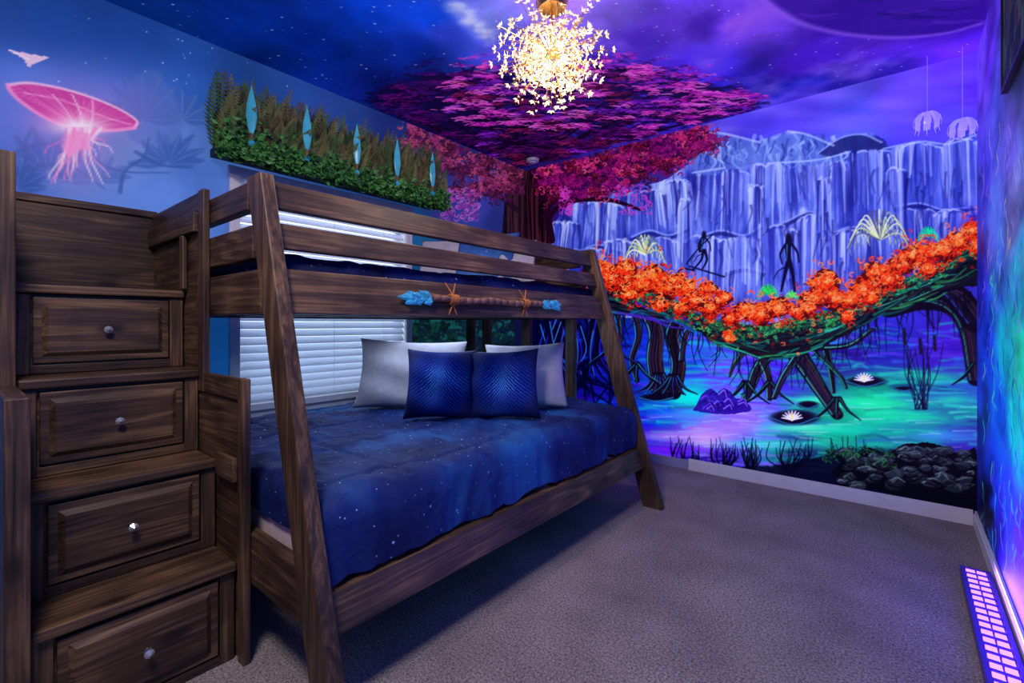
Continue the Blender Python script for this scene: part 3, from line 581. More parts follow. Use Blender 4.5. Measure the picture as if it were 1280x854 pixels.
for k in range(60): cv.glow(U(60,520),U(5,110),.8,.8,(200,220,250),.8,4)
cv.stroke([(650,212),(648,250),(645,300),(642,345)],40,(28,13,30),1,w2=44)
for k in range(14):
    x=U(632,656); cv.stroke([(x,214),(x+U(-3,3),250),(x+U(-3,3),330)],U(1.5,3),RC([(86,40,50),(64,32,46),(16,9,24)]),.8)
for P in [[(648,240),(610,220),(570,210),(530,190)],[(646,262),(615,240),(585,238)]]: cv.stroke(P,7,(38,14,40),1,w2=2)
for q in range(60):
    cu=U(512,650); top=212+.42*(cu-655)+3; cvv=top+random.random()**1.3*np.interp(cu,[510,550,600,650],[40,62,58,30]); pal=RC([[(150,44,110),(180,64,126),(190,80,110)],[(104,28,100),(74,20,78),(62,18,64)],[(80,22,56),(54,14,46),(114,36,72)]])
    for k in range(24):
        u=cu+random.gauss(0,8); v=cvv+random.gauss(0,5)
        if v<212+.42*(u-655)+1 or u>653: continue
        cv.curl(u,v,U(2,4.2),U(1.2,2.4),RC(pal),.9)
for k in range(160): cv.curl(U(545,600),U(236,275),U(2,4),1.5,RC([(190,70,180),(120,40,140),(220,120,210)]),.7)
for k in range(420): cv.curl(U(512,640),U(396,470),U(3,8),U(2,4),RC([(14,50,40),(20,76,60),(10,26,30),(30,110,110),(16,40,60)]),.8)
HOLE=(.975,2.045,.615,1.80)
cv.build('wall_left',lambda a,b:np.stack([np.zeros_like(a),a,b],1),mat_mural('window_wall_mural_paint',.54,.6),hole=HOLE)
# ================================================================== RIGHT WALL
cv=Canvas(NY,LY,0,CH,.0075,on_right)
cv.idw([(1228,90,(110,80,210)),(1236,60,(96,60,200)),(1245,150,(90,90,205)),(1262,180,(110,100,200)),(1232,220,(80,70,200)),(1240,280,(90,110,215)),(1268,260,(120,120,190)),(1228,350,(50,50,170)),(1250,350,(60,110,200)),
 (1275,350,(50,160,200)),(1235,430,(30,60,170)),(1255,430,(40,170,190)),(1275,440,(60,220,190)),(1230,520,(40,50,150)),(1250,520,(40,90,220)),(1270,540,(50,200,210)),(1240,600,(40,60,190)),(1262,620,(60,80,230)),(1275,680,(90,60,220)),(1230,640,(20,20,60)),(1250,680,(40,30,130)),(1272,60,(36,44,60))],3.2)
n=fbm(cv.A*5,cv.B*9,5,12); cv.C*=(.55+.9*n)[...,None]
for k in range(420):
    u=U(1226,1330); v=U(150,690); L_=U(6,18)
    pal=[(60,220,200),(50,150,220),(90,80,230),(30,40,140),(90,230,170),(150,130,250)] if v>330 else [(130,120,220),(90,80,200),(170,160,230),(200,180,170),(70,60,170)]
    cv.stroke([(u,v),(u+U(-3,3),v+L_),(u+U(-4,4),v+2*L_)],U(1,3),RC(pal),.6,w2=.8,n=3)
for k in range(12): cv.glow(U(1226,1240),U(610,650),4,10,(14,14,40),.8)
cv.grade(1.1,1.2)
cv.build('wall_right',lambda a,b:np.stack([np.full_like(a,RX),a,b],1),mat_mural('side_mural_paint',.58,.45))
pa0,pa1,pb0,pb1=1.96,2.43,1.88,2.42
cv=Canvas(pa0,pa1,pb0,pb1,.006,on_right)
cv.C[:]=c3((30,38,44)); n=fbm(cv.A*8,cv.B*8,4,3); cv.C*=(.6+.8*n)[...,None]
for k in range(120):
    a,b_=U(pa0,pa1),U(pb0,pb1); i,j=int((a-pa0)/cv.da),int((b_-pb0)/cv.db); w_=random.randint(1,3); h_=random.randint(4,14)
    cv.C[max(0,j-h_):j+h_,max(0,i-w_):i+w_]=cv.C[max(0,j-h_):j+h_,max(0,i-w_):i+w_]*.45+.55*c3(RC([(70,100,70),(110,84,60),(24,30,40),(60,110,110),(90,60,90)]))
pic=empty('canvas_picture'); o=cv.build('painted_canvas',lambda a,b:np.stack([np.full_like(a,RX-.0165),a,b],1),mat_mural('canvas_paint',.25,.7)); o.parent=pic
mb=MB(); fm_=mat_simple('picture_frame_black',(20,20,24),.4,noise=.1)
mb.box(RX-.0155,RX-.002,pa0,pa1,pb0,pb1)
for a in [(pa0-.012,pa0,pb0-.012,pb1+.012),(pa1,pa1+.012,pb0-.012,pb1+.012),(pa0,pa1,pb0-.012,pb0),(pa0,pa1,pb1,pb1+.012)]: mb.box(RX-.021,RX-.002,*a)
mb.obj('frame',fm_,pic)
# ================================================================== FLOOR, near wall, trim
m,nt,b=newmat('carpet'); N=nt.nodes.new; L=nt.links.new
tc=N('ShaderNodeTexCoord'); n1=N('ShaderNodeTexNoise'); n1.inputs['Scale'].default_value=130; n1.inputs['Detail'].default_value=3; n1.inputs['Roughness'].default_value=.7
n2=N('ShaderNodeTexNoise'); n2.inputs['Scale'].default_value=3.4; n2.inputs['Detail'].default_value=6
for q in (n1,n2): L(tc.outputs['Object'],q.inputs['Vector'])
r=N('ShaderNodeValToRGB'); e=r.color_ramp.elements; e[0].position=.32; e[0].color=srgb((90,80,80)); e[1].position=.68; e[1].color=srgb((200,184,180)); L(n1.outputs['Fac'],r.inputs['Fac'])
r2=N('ShaderNodeMapRange'); r2.inputs['From Min'].default_value=.3; r2.inputs['From Max'].default_value=.7; r2.inputs['To Min'].default_value=.72; r2.inputs['To Max'].default_value=1.1; L(n2.outputs['Fac'],r2.inputs['Value'])
sv=N('ShaderNodeVectorMath'); sv.operation='SCALE'; L(r.outputs['Color'],sv.inputs[0]); L(r2.outputs[0],sv.inputs['Scale']); L(sv.outputs[0],b.inputs['Base Color'])
b.inputs['Roughness'].default_value=.95; b.inputs['Specular IOR Level'].default_value=.1
bp=N('ShaderNodeBump'); bp.inputs['Strength'].default_value=.9; bp.inputs['Distance'].default_value=.009; L(n1.outputs['Fac'],bp.inputs['Height']); L(bp.outputs['Normal'],b.inputs['Normal'])
M_carpet=m
mesh_obj('floor',[(0,NY,0),(RX,NY,0),(RX,LY,0),(0,LY,0)],[(0,1,2,3)],M_carpet)
mesh_obj('wall_near',[(0,NY,0),(RX,NY,0),(RX,NY,CH),(0,NY,CH)],[(0,1,2,3)],mat_simple('lilac_wall_paint',(120,110,170),.7,noise=.08,nscale=3))
def baseboard(name,x0,x1,y0,y1,h,axis):
    mb=MB(); mb.box(x0,x1,y0,y1,0,h*.8)
    if axis=='x': mb.box(x0,x1,y0+(y1-y0)*.35,y1,h*.8,h)
    else: mb.box(x0+(x1-x0)*.35,x1,y0,y1,h*.8,h)
    bev(mb.obj(name,M_white),.002)
baseboard('baseboard_back',1.48,2.935,LY-.016,LY-.001,.08,'x')
baseboard('baseboard_right',RX-.016,RX-.001,NY+.02,LY-.018,.08,'y')
box('trim_1',.02,1.478,LY-.012,LY-.001,0,.07,mat_simple('violet_trim_paint',(150,145,190),.5,noise=.05),None,.002)
# ================================================================== WINDOW + BLINDS
win=empty('window_1',(0,0,0))
y0,y1,z0,z1=HOLE
mb=MB()
mb.box(.001,.022,y0-.045,y0+.005,z0-.05,z1+.045); mb.box(.001,.022,y1-.005,y1+.045,z0-.05,z1+.045)
mb.box(.001,.026,y0-.05,y1+.05,z1-.005,z1+.05); mb.box(.001,.05,y0-.06,y1+.06,z0-.03,z0+.005); mb.box(.001,.02,y0-.045,y1+.045,z0-.07,z0-.03)
bev(mb.obj('casing',M_white,win),.003)
mb=MB(); mb.box(-.12,0,y0-.02,y0,z0,z1); mb.box(-.12,0,y1,y1+.02,z0,z1); mb.box(-.12,0,y0,y1,z1,z1+.02); mb.box(-.12,0,y0,y1,z0-.02,z0)
mb.box(-.10,-.07,y0,y1,(z0+z1)/2-.02,(z0+z1)/2+.02); mb.box(-.10,-.07,y0,y0+.03,z0,z1); mb.box(-.10,-.07,y1-.03,y1,z0,z1); mb.box(-.10,-.07,y0+.03,y1-.03,z0,z0+.03); mb.box(-.10,-.07,y0+.03,y1-.03,z1-.03,z1)
mb.obj('sash_frame',M_white,win)
gm=bpy.data.materials.new('window_glass'); gm.use_nodes=True; gn=gm.node_tree; gn.nodes.clear()
go=gn.nodes.new('ShaderNodeOutputMaterial'); gx=gn.nodes.new('ShaderNodeMixShader'); gx.inputs[0].default_value=.07; gt=gn.nodes.new('ShaderNodeBsdfTransparent'); gg=gn.nodes.new('ShaderNodeBsdfGlossy'); gg.inputs['Roughness'].default_value=.03
gt.inputs[0].default_value=(.93,.97,1,1); gn.links.new(gt.outputs[0],gx.inputs[1]); gn.links.new(gg.outputs[0],gx.inputs[2]); gn.links.new(gx.outputs[0],go.inputs[0])
mb=MB(); mb.box(-.088,-.084,y0+.03,y1-.03,z0+.03,z1-.03); mb.obj('glass',gm,win)
mb=MB(); z=z0+.03
mb.box(-.03,.012,y0+.008,y1-.008,z1-.05,z1-.003)
while z<z1-.055:
    c_,s_=math.cos(1.0),math.sin(1.0); w=.0235; t=.0014; pts=[]
    for q in (-1,1):
        for e_ in (-1,1):
            pts.append((-.012+q*w*c_-e_*t*s_, z-q*w*s_-e_*t*c_))
    (a,b_,c2,d2)=pts; V=[(p[0],yy,p[1]) for yy in (y0+.01,y1-.01) for p in (a,c2,d2,b_)]
    mb.add(V,[(0,1,2,3),(7,6,5,4),(0,4,5,1),(1,5,6,2),(2,6,7,3),(3,7,4,0)]); z+=.043
mb.box(-.03,.004,y0+.01,y1-.01,z0+.002,z0+.018)
for yy in (y0+.18,(y0+y1)/2,y1-.18): mb.tube((.008,yy,z0+.01),(.008,yy,z1-.03),.0015,.0015,5)
mb.obj('blinds',M_blind,win)
# ================================================================== BUNK BED
bed=empty('bunk_bed',(0,0,0))
def fx(z): return 1.57-.29*z
def fpost(name,ya,yb,zt):
    A=[];B=[]
    for z,o in ((0,A),(zt,B)):
        h=.058 if z==0 else .05
        o+= [(fx(z)-h,ya,z),(fx(z)+h,ya,z),(fx(z)+h,yb,z),(fx(z)-h,yb,z)]
    quadprism(name,A,B,WOOD[2],bed,.005)
fpost('front_post_near',.60,.642,1.495); fpost('front_post_far',2.55,2.592,1.50)
def frail(name,za,zb,ya=.643,yb=2.549,th=.036):
    A=[(fx(za)-th/2,ya,za),(fx(za)+th/2,ya,za),(fx(za)+th/2,yb,za),(fx(za)-th/2,yb,za)]
    B=[(fx(zb)-th/2,ya,zb),(fx(zb)+th/2,ya,zb),(fx(zb)+th/2,yb,zb),(fx(zb)-th/2,yb,zb)]
    quadprism(name,A,B,WOOD[1],bed,.004)
frail('guard_rail_top',1.395,1.482); frail('guard_rail_mid',1.268,1.348); frail('upper_side_rail',1.07,1.205); frail('lower_side_rail',.222,.325)
for nm,ya in (('near',.604),('far',2.552)):
    box('end_top_board_'+nm,.05,1.085,ya,ya+.034,1.395,1.482,None,bed)
    box('end_mid_board_'+nm,.05,1.125,ya,ya+.034,1.24,1.345,None,bed)
    box('end_low_board_'+nm,.05,1.18,ya,ya+.034,1.07,1.205,None,bed)
    box('end_lower_rail_'+nm,.05,1.42,ya,ya+.034,.24,.395,None,bed)
    box('wall_post_'+nm,.05,.115,ya-.001 if nm=='near' else ya+.035,ya+.039 if nm=='near' else ya+.075,0,1.49,None,bed)
    if nm=='far':
        box('end_slat_a',.22,.29,ya+.036,ya+.07,.25,1.48,None,bed); box('end_slat_b',.60,.67,ya+.036,ya+.07,.25,1.48,None,bed); box('end_slat_c',.96,1.03,ya+.036,ya+.07,.25,1.2,None,bed)
box('upper_wall_rail',.055,.095,.645,2.55,1.07,1.205,None,bed); box('lower_wall_rail',.055,.095,.645,2.55,.24,.36,None,bed)
for k in range(9): box('upper_slat_%d'%k,.097,1.20,.72+k*.21,.80+k*.21,1.078,1.096,None,bed,.002)
for k in range(9): box('lower_slat_%d'%k,.097,1.45,.72+k*.21,.80+k*.21,.30,.318,None,bed,.002)
mw=mat_simple('mattress_ticking',(214,190,190),.8,noise=.05,nscale=30)
o=box('full_mattress',.10,1.425,.66,2.53,.32,.50,mw,None,.03); o.modifiers['bevel'].segments=4
o=box('twin_mattress',.10,1.17,.65,2.54,1.097,1.20,mw,None,.025)
def comforter(name,x0,xe,y0e,ye,zt,dropx,dropy,R,mat,amp,seed,slope=.29,nx=190,ny=240):
    Lx=xe-x0; s=np.linspace(0,Lx-R+R*math.pi/2+dropx,nx); Ly=ye-y0e; t=np.linspace(-(R*math.pi/2+dropy),Ly-R,ny)
    def wrap(d,flat):
        e=d-flat; a=np.clip(e/R,0,math.pi/2); p=np.where(e<0,d,flat+R*np.sin(a)); dr=np.where(e<0,0,R*(1-np.cos(a))+np.clip(e-R*math.pi/2,0,None)); return p,dr
    px,dx=wrap(s,Lx-R); py,dy=wrap(-t,0.0)
    SX,TY=np.meshgrid(px,t); DX,_=np.meshgrid(dx,t); DYv=np.meshgrid(s,dy)[1]
    Y=np.where(t[:,None]>0,y0e+R+t[:,None],y0e+R-np.clip(py[:,None],0,R))+0*SX
    X=x0+SX
    drop=np.maximum(DX,DYv)+.35*np.minimum(DX,DYv)
    puff=fbm(X*4,Y*4,4,seed)-.5; wq=fbm(X*2.2+Y*4.2,Y*1.6-X*2.4,3,seed+5); wr=np.clip(1-np.abs(wq-.5)*9,0,1)**1.5
    wq2=fbm(X*5-Y*3,Y*4+X*2,3,seed+25); wr2=np.clip(1-np.abs(wq2-.5)*9,0,1)**1.5
    fold=fbm(Y*7,drop*2.0,3,seed+9)-.5; fold2=fbm(Y*18,drop*3,2,seed+19)-.5
    Z=zt-drop+puff*amp*2.2+wr*amp*.6+wr2*amp*.35
    hem=np.clip(DX/(dropx+R),0,1)**2*(fbm(Y*5,Y*0,3,seed+33)-.5)*.03; Z=Z+hem
    X=X+np.clip(DX/.08,0,1)*(fold*.06+fold2*.018+.014+DX*slope*.25)
    Z-=amp*.6*(np.exp(-((X*2.6)%1-.5)**2/.0012)+np.exp(-((Y*2.6)%1-.5)**2/.0012))*(drop<.01)
    V=np.stack([X,Y,Z],-1).reshape(-1,3); F=[]
    for j in range(ny-1):
        for i in range(nx-1):
            k=j*nx+i; F.append((k,k+1,k+nx+1,k+nx))
    return mesh_obj(name,V.tolist(),F,mat,None,True)
M_gal=mat_galaxy('galaxy_print_comforter',(13,23,74),(21,45,108),(34,92,158))
M_gal2=mat_galaxy('galaxy_print_dark',(12,18,60),(20,36,100),(30,58,134))
comforter('galaxy_comforter',.11,1.45,.649,2.54,.562,.165,.07,.06,M_gal,.017,3)
comforter('galaxy_comforter',.11,1.185,.648,2.545,1.262,.13,.11,.04,M_gal2,.01,8,nx=70,ny=110)
def pillow(name,w,h,t,loc,yaw,tilt,mat,roll=0,seed=0):
    n=26; V=[];F=[]
    for sgn in (1,-1):
        for j in range(n+1):
            for i in range(n+1):
                u=-1+2*i/n; v=-1+2*j/n
                e=(max(0,1-abs(u)**2.4)*max(0,1-abs(v)**2.4))**.42
                pin=1-.09*(1-abs(v)**2)*abs(u)**6; pin2=1-.09*(1-abs(u)**2)*abs(v)**6
                wrk=.14*t*math.sin(5*u+3*v+seed)*math.sin(4*v-2*u+seed*2)
                V.append((u*w/2*pin,sgn*(t/2*e+wrk*e),v*h/2*pin2))
    k0=(n+1)**2
    for q in (0,1):
        for j in range(n):
            for i in range(n):
                k=q*k0+j*(n+1)+i; f=(k,k+1,k+n+2,k+n+1); F.append(f if q else f[::-1])
    o=mesh_obj(name,V,F,mat,None,True); 
    bm=bmesh.new(); bm.from_mesh(o.data); bmesh.ops.remove_doubles(bm,verts=bm.verts,dist=.0004); bm.to_mesh(o.data); bm.free()
    o.location=loc; o.rotation_euler=(Matrix.Rotation(yaw,4,'Z')@Matrix.Rotation(tilt,4,'X')@Matrix.Rotation(roll,4,'Y')).to_euler(); return o
def place(u,f): 
    a=(u-640)/FP; return CX+f*(a*CS-SN), f*(a*SN+CS)
MBP=mat_bluepillow(); yw=TH
p=place(551,2.40); pillow('blue_throw_pillow',.36,.36,.12,(p[0],p[1],.735),yw+.04,-.28,MBP,.02,1)
p=place(629,2.40); pillow('blue_throw_pillow',.37,.36,.12,(p[0],p[1],.735),yw-.08,-.28,MBP,-.04,2)
p=place(513,2.66); pillow('white_bed_pillow',.62,.40,.14,(p[0],p[1],.755),yw-.06,-.24,M_wfab,.03,3)
p=place(658,2.68); pillow('white_bed_pillow',.46,.38,.13,(p[0],p[1],.745),yw+.05,-.26,M_wfab,-.03,5)
p=place(608,3.02); pillow('blue_throw_pillow',.42,.36,.13,(p[0],p[1],1.455),yw-.25,-.3,mat_galaxy('blue_pillowcase',(30,70,140),(60,110,180),(110,160,210)),.0,6)
p=place(560,3.1); pillow('white_bed_pillow',.40,.36,.12,(p[0],p[1],1.43),yw-.2,-.3,M_wfab,0,7)
p=place(645,2.98); pillow('white_bed_pillow',.26,.34,.12,(p[0],p[1],1.42),yw-.1,-.35,M_wfab,0,8)
# ================================================================== STAIRCASE WITH DRAWERS
st=empty('storage_staircase',(0,0,0))
YA,YB=.132,.578; fronts=[1.045,.88,.715,.55]; tz=[.302,.592,.88,1.165]
for i in range(4):
    zb=0 if i==0 else tz[i-1]; X=fronts[i]
    zt=tz[i]-.028
    box('carcass_%d'%(i+1),.14,X,YA,YB,zb+.001,zt-.001,WOOD[1],st,.003)
    box('tread_%d'%(i+1),(fronts[i+1]-.03 if i<3 else .14),X+.028,YA-.002,YB+.002,zt,tz[i],WOOD[1],st,.006)
    box('stile_a_%d'%i,X,X+.014,YA,YA+.04,zb+.002,zt-.002,WOOD[2],st,.002); box('stile_b_%d'%i,X,X+.014,YB-.04,YB,zb+.002,zt-.002,WOOD[2],st,.002)
    box('rail_a_%d'%i,X,X+.013,YA+.04,YB-.04,zb+.002,zb+.03,WOOD[1],st,.002)
    ya,yb,za,zb2=YA+.046,YB-.046,zb+.036,zt-.012
    box('drawer_%d'%(i+1),X,X+.018,ya,yb,za,zb2,WOOD[1],st,.003)
    q=.020; A=[(X+.018,ya+q,za+q),(X+.018,yb-q,za+q),(X+.018,yb-q,zb2-q),(X+.018,ya+q,zb2-q)]; q2=.034
    B=[(X+.028,ya+q2,za+q2),(X+.028,yb-q2,za+q2),(X+.028,yb-q2,zb2-q2),(X+.028,ya+q2,zb2-q2)]
    quadprism('raised_panel_%d'%(i+1),A,B,WOOD[1],st,0)
    mb=MB(); c=(X+.028,(ya+yb)/2,(za+zb2)/2); mb.tube(c,(c[0]+.014,c[1],c[2]),.005,.004,10,0); mb.tube(c,(c[0]+.003,c[1],c[2]),.010,.010,12,0)
    mb.octa((c[0]+.022,c[1],c[2]),.0125,.010,1,(1,0,0),8)
    mb.obj('knob_%d'%(i+1),[M_steel,M_kn],st)
box('landing_back_panel',.10,.135,.088,.60,0,1.50,WOOD[1],st); 
box('landing_back_cap',.095,.145,.088,.60,1.501,1.53,None,st)
for nm,ya,yb in (('left',.088,.128),('right',.582,.602)):
    box('side_panel_low_'+nm,.14,1.075,ya+.004,yb-.004,0,.80,WOOD[0],st,.002)
    box('side_panel_high_'+nm,.14,.715,ya+.005,yb-.005,.801,1.44,WOOD[0],st,.002)
    box('side_front_post_'+nm,1.076,1.122,ya-.003,yb+.0,0,.872,None,st)
    box('side_mid_post_'+nm,.72,.775,ya-.003,yb,.802,1.515,None,st)
    box('side_top_rail_'+nm,.776,1.075,ya-.002,yb,.802,.87,None,st)
    box('side_high_rail_'+nm,.14,.719,ya-.002,yb,1.441,1.51,None,st)
box('side_inner_rail',.93,1.075,.566,.5815,.55,.625,None,st,.003)
box('side_inner_stile',.56,.60,.566,.5815,1.17,1.369,WOOD[2],st,.003)
box('side_inner_rail_high',.14,.719,.566,.5815,1.37,1.44,None,st,.003)
# ================================================================== STAFF ON RAIL
stf=empty('crystal_tipped_staff',(0,0,0)); mwood=mat_simple('carved_driftwood',(132,92,70),.6,noise=.35,nscale=30,bump=.4)
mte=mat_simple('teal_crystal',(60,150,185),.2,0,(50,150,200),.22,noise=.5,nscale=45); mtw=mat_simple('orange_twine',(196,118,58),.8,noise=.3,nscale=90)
zs=1.137; xs=fx(zs)+.018+.017
mb=MB(); ys=[1.14+.045*k for k in range(19)]
for k in range(18):
    w0=.014+.002*math.sin(k*1.7); mb.tube((xs+.001*math.sin(k),ys[k],zs+.003*math.sin(k*.9)),(xs+.001*math.sin(k+1),ys[k+1],zs+.003*math.sin(k*.9+.9)),w0,.014+.002*math.sin(k*1.7+1.7),8,0)
mb.obj('shaft',mwood,stf,True)
mb=MB()
for (yc,sg,k0) in ((1.13,-1,1.0),(1.965,1,1.0)):
    for q in range(14):
        a=U(0,6.28); r_=U(.0,.018)*k0; ax=(math.cos(a)*.35+.1,sg*1.0,math.sin(a)*.35)
        mb.octa((xs+.004+abs(math.cos(a))*r_*.5,yc+U(-.055,.05)*k0,zs+math.sin(a)*r_),U(.011,.017)*k0,U(.03,.05)*k0,0,ax,6)
    mb.octa((xs+.004,yc+sg*.05*k0,zs),.020*k0,.055*k0,0,(0,sg,0),6)
mb.obj('crystals',mte,stf)
mb=MB()
for yc in (1.30,1.765):
    for q in range(7):
        yy=yc+(q-3)*.006; pr=None
        for k in range(13):
            a=2*math.pi*k/12; p=Vector((xs+.018*math.cos(a),yy+.0015*math.sin(a*2),zs+.019*math.sin(a)))
            if pr: mb.tube(pr,p,.003,.003,5)
            pr=p
    for dy in (-.028,.026): mb.tube((xs-.002,yc,zs+.018),(xs-.016,yc+dy,zs+.066),.0035,.0025,5); mb.tube((xs-.002,yc,zs-.018),(xs+.0,yc+dy*.8,zs-.060),.0035,.0025,5)
mb.obj('twine_lashings',mtw,stf)
# ================================================================== FERN BOX OVER WINDOW
pl=empty('fern_planter_box',(0,0,0)); PY0,PY1=.84,2.26
mbx=mat_simple('dark_planter',(38,34,28),.7,noise=.2)
mb=MB(); mb.box(.027,.15,PY0,PY1,1.862,1.90); mb.box(.142,.154,PY0,PY1,1.855,1.93); mb.box(.002,.014,PY0+.02,PY1-.02,1.90,2.10); mb.obj('trough',mbx,pl)
mfern=[mat_simple('fern_olive',(120,120,66),.7,noise=.35,nscale=25),mat_simple('fern_green',(78,108,54),.7,noise=.35,nscale=25),mat_simple('fern_brown',(100,84,52),.7,noise=.35,nscale=25)]
mb=MB()
def frond(base,h,yaw,lean,m):
    ax=Vector((math.sin(yaw)*.3+.1,math.cos(yaw),0)).normalized(); n_=20; prev=None
    nrm=Vector((ax.y,-ax.x,0))
    for k in range(n_+1):
        t=k/n_; p=Vector(base)+Vector((lean*.13*t*t, lean*.05*math.sin(yaw*3)*t,h*t-.04*h*t*t))
        if prev is not None:
            d=(p-prev).normalized(); L_=.066*math.sin(math.pi*(.12+.86*t))**.8*(1-.35*t)
            for sg in (-1,1):
                dr=(ax*sg+d*.55+nrm*U(.0,.3)).normalized(); wv=d*.009
                tip=p+dr*L_; mid=p+dr*L_*.5
                mb.add([p,mid-wv,tip,mid+wv],[(0,1,2,3)],m)
            mb.add([prev+ax*.0012,prev-ax*.0012,p-ax*.0012,p+ax*.0012],[(0,1,2,3)],m)
        prev=p
for row,(x,hh) in enumerate([(.04,.385),(.06,.355),(.08,.315),(.105,.265),(.12,.20)]):
    y=PY0+.02+.01*row
    while y<PY1: frond((x,y,1.9),hh*U(.86,1.06),U(-.6,.6),U(.2,1.),RC([0,0,1,2])); y+=.034
mb.obj('fern_fronds',mfern,pl)
mleaf=[mat_simple('leaf_bright',(76,148,58),.45,noise=.3,nscale=30),mat_simple('leaf_deep',(36,90,40),.5,noise=.3,nscale=30)]
mb=MB()
for k in range(3600):
    y=U(PY0-.01,PY1+.01); z=1.845+abs(random.gauss(0,.075)); 
    if z>2.06: continue
    x=U(.14,.21) if z<1.95 else U(.09,.18); c=Vector((x,y,z)); d=Vector((U(.1,.8),U(-1,1),U(-.8,.7))).normalized(); s_=d.cross(Vector((1,.2,.3))).normalized(); L_=U(.02,.044); w=L_*.34
    nn=d.cross(s_)*L_*.15
    mb.add([c,c+d*L_*.5+s_*w+nn,c+d*L_,c+d*L_*.5-s_*w+nn],[(0,1,2),(0,2,3)],RC([0,0,1]))
mb.obj('trailing_leaves',mleaf,pl)
mspear=mat_simple('teal_glass_petal',(70,165,185),.25,0,(60,170,200),.25,noise=.3,nscale=14)
mb=MB()
for y in [.965,1.245,1.545,1.83,2.12]:
    xb=.20; z=2.085
    R6=[(-.12,.006),(-.08,.018),(-.03,.026),(.03,.022),(.08,.011),(.125,.0008)]; V=[];n8=8
    for h_,r_ in R6:
        for k in range(n8): V.append((xb+r_*.45*math.cos(2*math.pi*k/n8),y+r_*math.sin(2*math.pi*k/n8),z+h_))
    mb.add(V,[(j*n8+k,j*n8+(k+1)%n8,(j+1)*n8+(k+1)%n8,(j+1)*n8+k) for j in range(5) for k in range(n8)],0)
    mb.tube((xb-.025,y,1.88),(xb,y,z-.11),.006,.010,8,1); mb.sphere((xb,y,1.925),.016,2,8,6)
mb.obj('glass_petals',[mspear,mwood,mte],pl)
# ================================================================== CHANDELIER
cpos=Vector((1.475,1.70,2.215)); ch=empty('crystal_burst_chandelier',(0,0,0))
mb=MB(); mb.tube((cpos.x,cpos.y,2.439),(cpos.x,cpos.y,2.415),.07,.06,24); mb.tube((cpos.x,cpos.y,2.415),cpos,.008,.008,10); mb.sphere(cpos,.035,0,16,10)
mc=MB(); N_=170
for k in range(N_):
    z=1-2*(k+.5)/N_; ph=k*2.39996; r_=math.sqrt(1-z*z); d=Vector((r_*math.cos(ph),r_*math.sin(ph),z))
    R_=U(.11,.262); tip=cpos+Vector((d.x*R_*1.12,d.y*R_*1.12,d.z*R_*.86))
    if tip.z>2.41: continue
    mb.tube(cpos,tip,.0016,.0012,5)
    a=d.orthogonal().normalized(); b_=d.cross(a)
    for q in range(5):
        t=q*math.pi*.4+U(-.3,.3); o=(a*math.cos(t)+b_*math.sin(t)); m_=RC([0,1])
        w=(a*math.cos(t+1.57)+b_*math.sin(t+1.57))*.005; s1=U(.75,1.05)
        mc.add([tip,tip+(o*.010+w+d*.003)*s1,tip+(o*.021+d*.008)*s1,tip+(o*.010-w+d*.003)*s1,tip+o*.010-d*.003],[(0,1,4),(1,2,4),(2,3,4),(3,0,4),(0,3,2,1)],m_)
    mc.octa(tip+d*.006,.005,.007,0,d,6)
    for q in range(4):
        s2=cpos.lerp(tip,U(.5,.95)); o=(a*U(-1,1)+b_*U(-1,1)).normalized(); tp=s2+o*U(.016,.03)
        mb.tube(s2,tp,.0011,.001,4); mc.octa(tp,.0055,.0065,RC([0,1,1]),o,6)
mb.obj('brass_frame',M_gold,ch); mc.obj('crystal_flowers',[M_crys,M_crys2],ch)
# ================================================================== small fixtures
mb=MB(); cc=on_ceil(666,199); mb.tube((cc[0],cc[1],2.4395),(cc[0],cc[1],2.415),.055,.05,24); mb.tube((cc[0],cc[1],2.415),(cc[0],cc[1],2.405),.032,.028,20)
mb.obj('smoke_detector',M_white)
mj=mat_simple('jelly_glass',(190,180,245),.15,0,(170,150,255),.5,noise=.2,nscale=30)
for u,v,s_ in ((1159,140,.064),(1203,148,.064)):
    a=(u-640)/FP; f=3.28/(a*SN+CS); x=CX+f*(a*CS-SN); z=CZ-(v-HZ)/FP*f; yv=3.28
    mb=MB(); prof=[(.012,0),(.035,-.008),(.052,-.03),(.058,-.055),(.054,-.078)]; n_=24; V=[]
    V=[(x+r_*math.cos(2*math.pi*k/n_),yv+r_*math.sin(2*math.pi*k/n_),z+h) for r_,h in prof for k in range(n_)]
    F=[(j*n_+k,j*n_+(k+1)%n_,(j+1)*n_+(k+1)%n_,(j+1)*n_+k) for j in range(len(prof)-1) for k in range(n_) if (k%3!=1 or j<1)]
    mb.add(V,F)
    for k in range(8): t=k*math.pi/4; mb.tube((x+.04*math.cos(t),yv+.04*math.sin(t),z-.07),(x+.05*math.cos(t),yv+.05*math.sin(t),z-.11),.003,.001,5)
    mb.tube((x,yv,z),(x,yv,2.4395),.0009,.0009,5); mb.sphere((x,yv,z-.045),.014,0,10,6)
    mb.obj('hanging_jelly_lantern',mj,None,True)
ww=empty('led_wall_washer',(0,0,0)); mhs=mat_simple('lamp_housing',(84,50,170),.4,.2,noise=.1); mled=mat_simple('violet_led',(170,120,255),.4,0,(176,116,255),2.6,noise=.05)
mb=MB(); wy0,wy1=1.78,2.68; wx0,wx1=2.838,2.928
mb.box(wx0,wx1,wy0,wy1,.004,.034); mb.box(wx0,wx0+.012,wy0,wy1,.034,.046); mb.box(wx1-.012,wx1,wy0,wy1,.034,.046)
nc=18
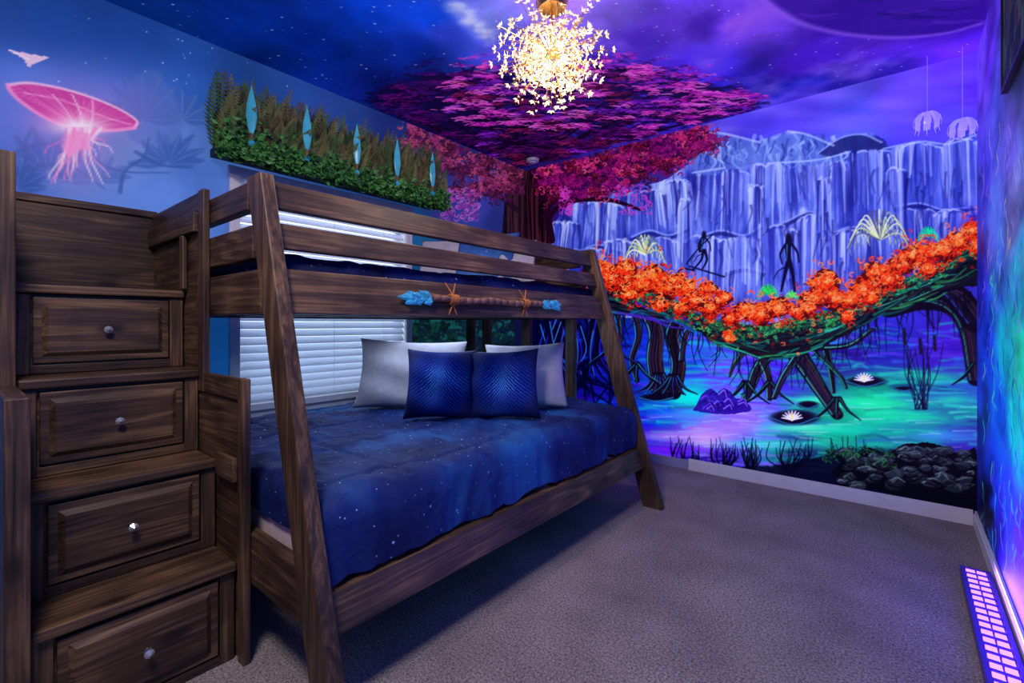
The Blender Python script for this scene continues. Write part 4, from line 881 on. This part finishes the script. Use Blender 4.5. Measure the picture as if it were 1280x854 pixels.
for k in range(nc+1): y=wy0+(wy1-wy0-.010)*k/nc; mb.box(wx0+.012,wx1-.012,y,y+.010,.034,.044)
mb.obj('housing',mhs,ww); mb=MB()
for k in range(nc):
    y=wy0+(wy1-wy0-.010)*k/nc+.013; y2=y+(wy1-wy0)/nc-.018; mb.box(wx0+.016,wx0+.042,y,y2,.035,.042); mb.box(wx0+.048,wx1-.016,y,y2,.035,.042)
mb.obj('led_cells',mled,ww)
# ================================================================== LIGHTS
def lamp(kind,name,loc,energy,col,size=.2,rot=(0,0,0),sy=None,spread=None):
    l=bpy.data.lights.new(name,kind); l.energy=energy; l.color=col
    if kind=='POINT': l.shadow_soft_size=size
    else:
        l.size=size
        if sy: l.shape='RECTANGLE'; l.size_y=sy
    o=bpy.data.objects.new(name,l); o.location=loc; o.rotation_euler=rot; sc.collection.objects.link(o); return o
lamp('POINT','chandelier_light',tuple(cpos-Vector((0,0,.02))),52,(1,.84,.72),.1)
lamp('AREA','washer_light',((wx0+wx1)/2,(wy0+wy1)/2,.06),13,(.36,.14,1),.07,(math.pi,0,0),.85)
lamp('AREA','added_fill_light',(2.0,-.15,2.40),40,(1,.92,.90),.4,(math.radians(18),0,math.radians(20)))  # added fill light with no fixture, brightens the room from near the camera
lamp('AREA','bunk_underlight',(.75,1.6,1.05),7,(.6,.75,1),.5,(0,math.radians(-12),0),1.4)
w=bpy.data.worlds.new('World'); sc.world=w; w.use_nodes=True; nt=w.node_tree; bg=nt.nodes['Background']
bg.inputs[0].default_value=(.80,.88,1,1); bg.inputs[1].default_value=2.6
# ================================================================== CAMERA
cam=bpy.data.cameras.new('camera'); cam.sensor_width=36; cam.lens=FP/1280*36; cam.shift_y=-(427-HZ)/1280; cam.clip_start=.02
co=bpy.data.objects.new('camera',cam); co.location=(CX,CY,CZ); co.rotation_euler=(math.pi/2,0,TH); sc.collection.objects.link(co); sc.camera=co
sc.view_settings.view_transform='Standard'; sc.view_settings.look='None'; sc.view_settings.exposure=0
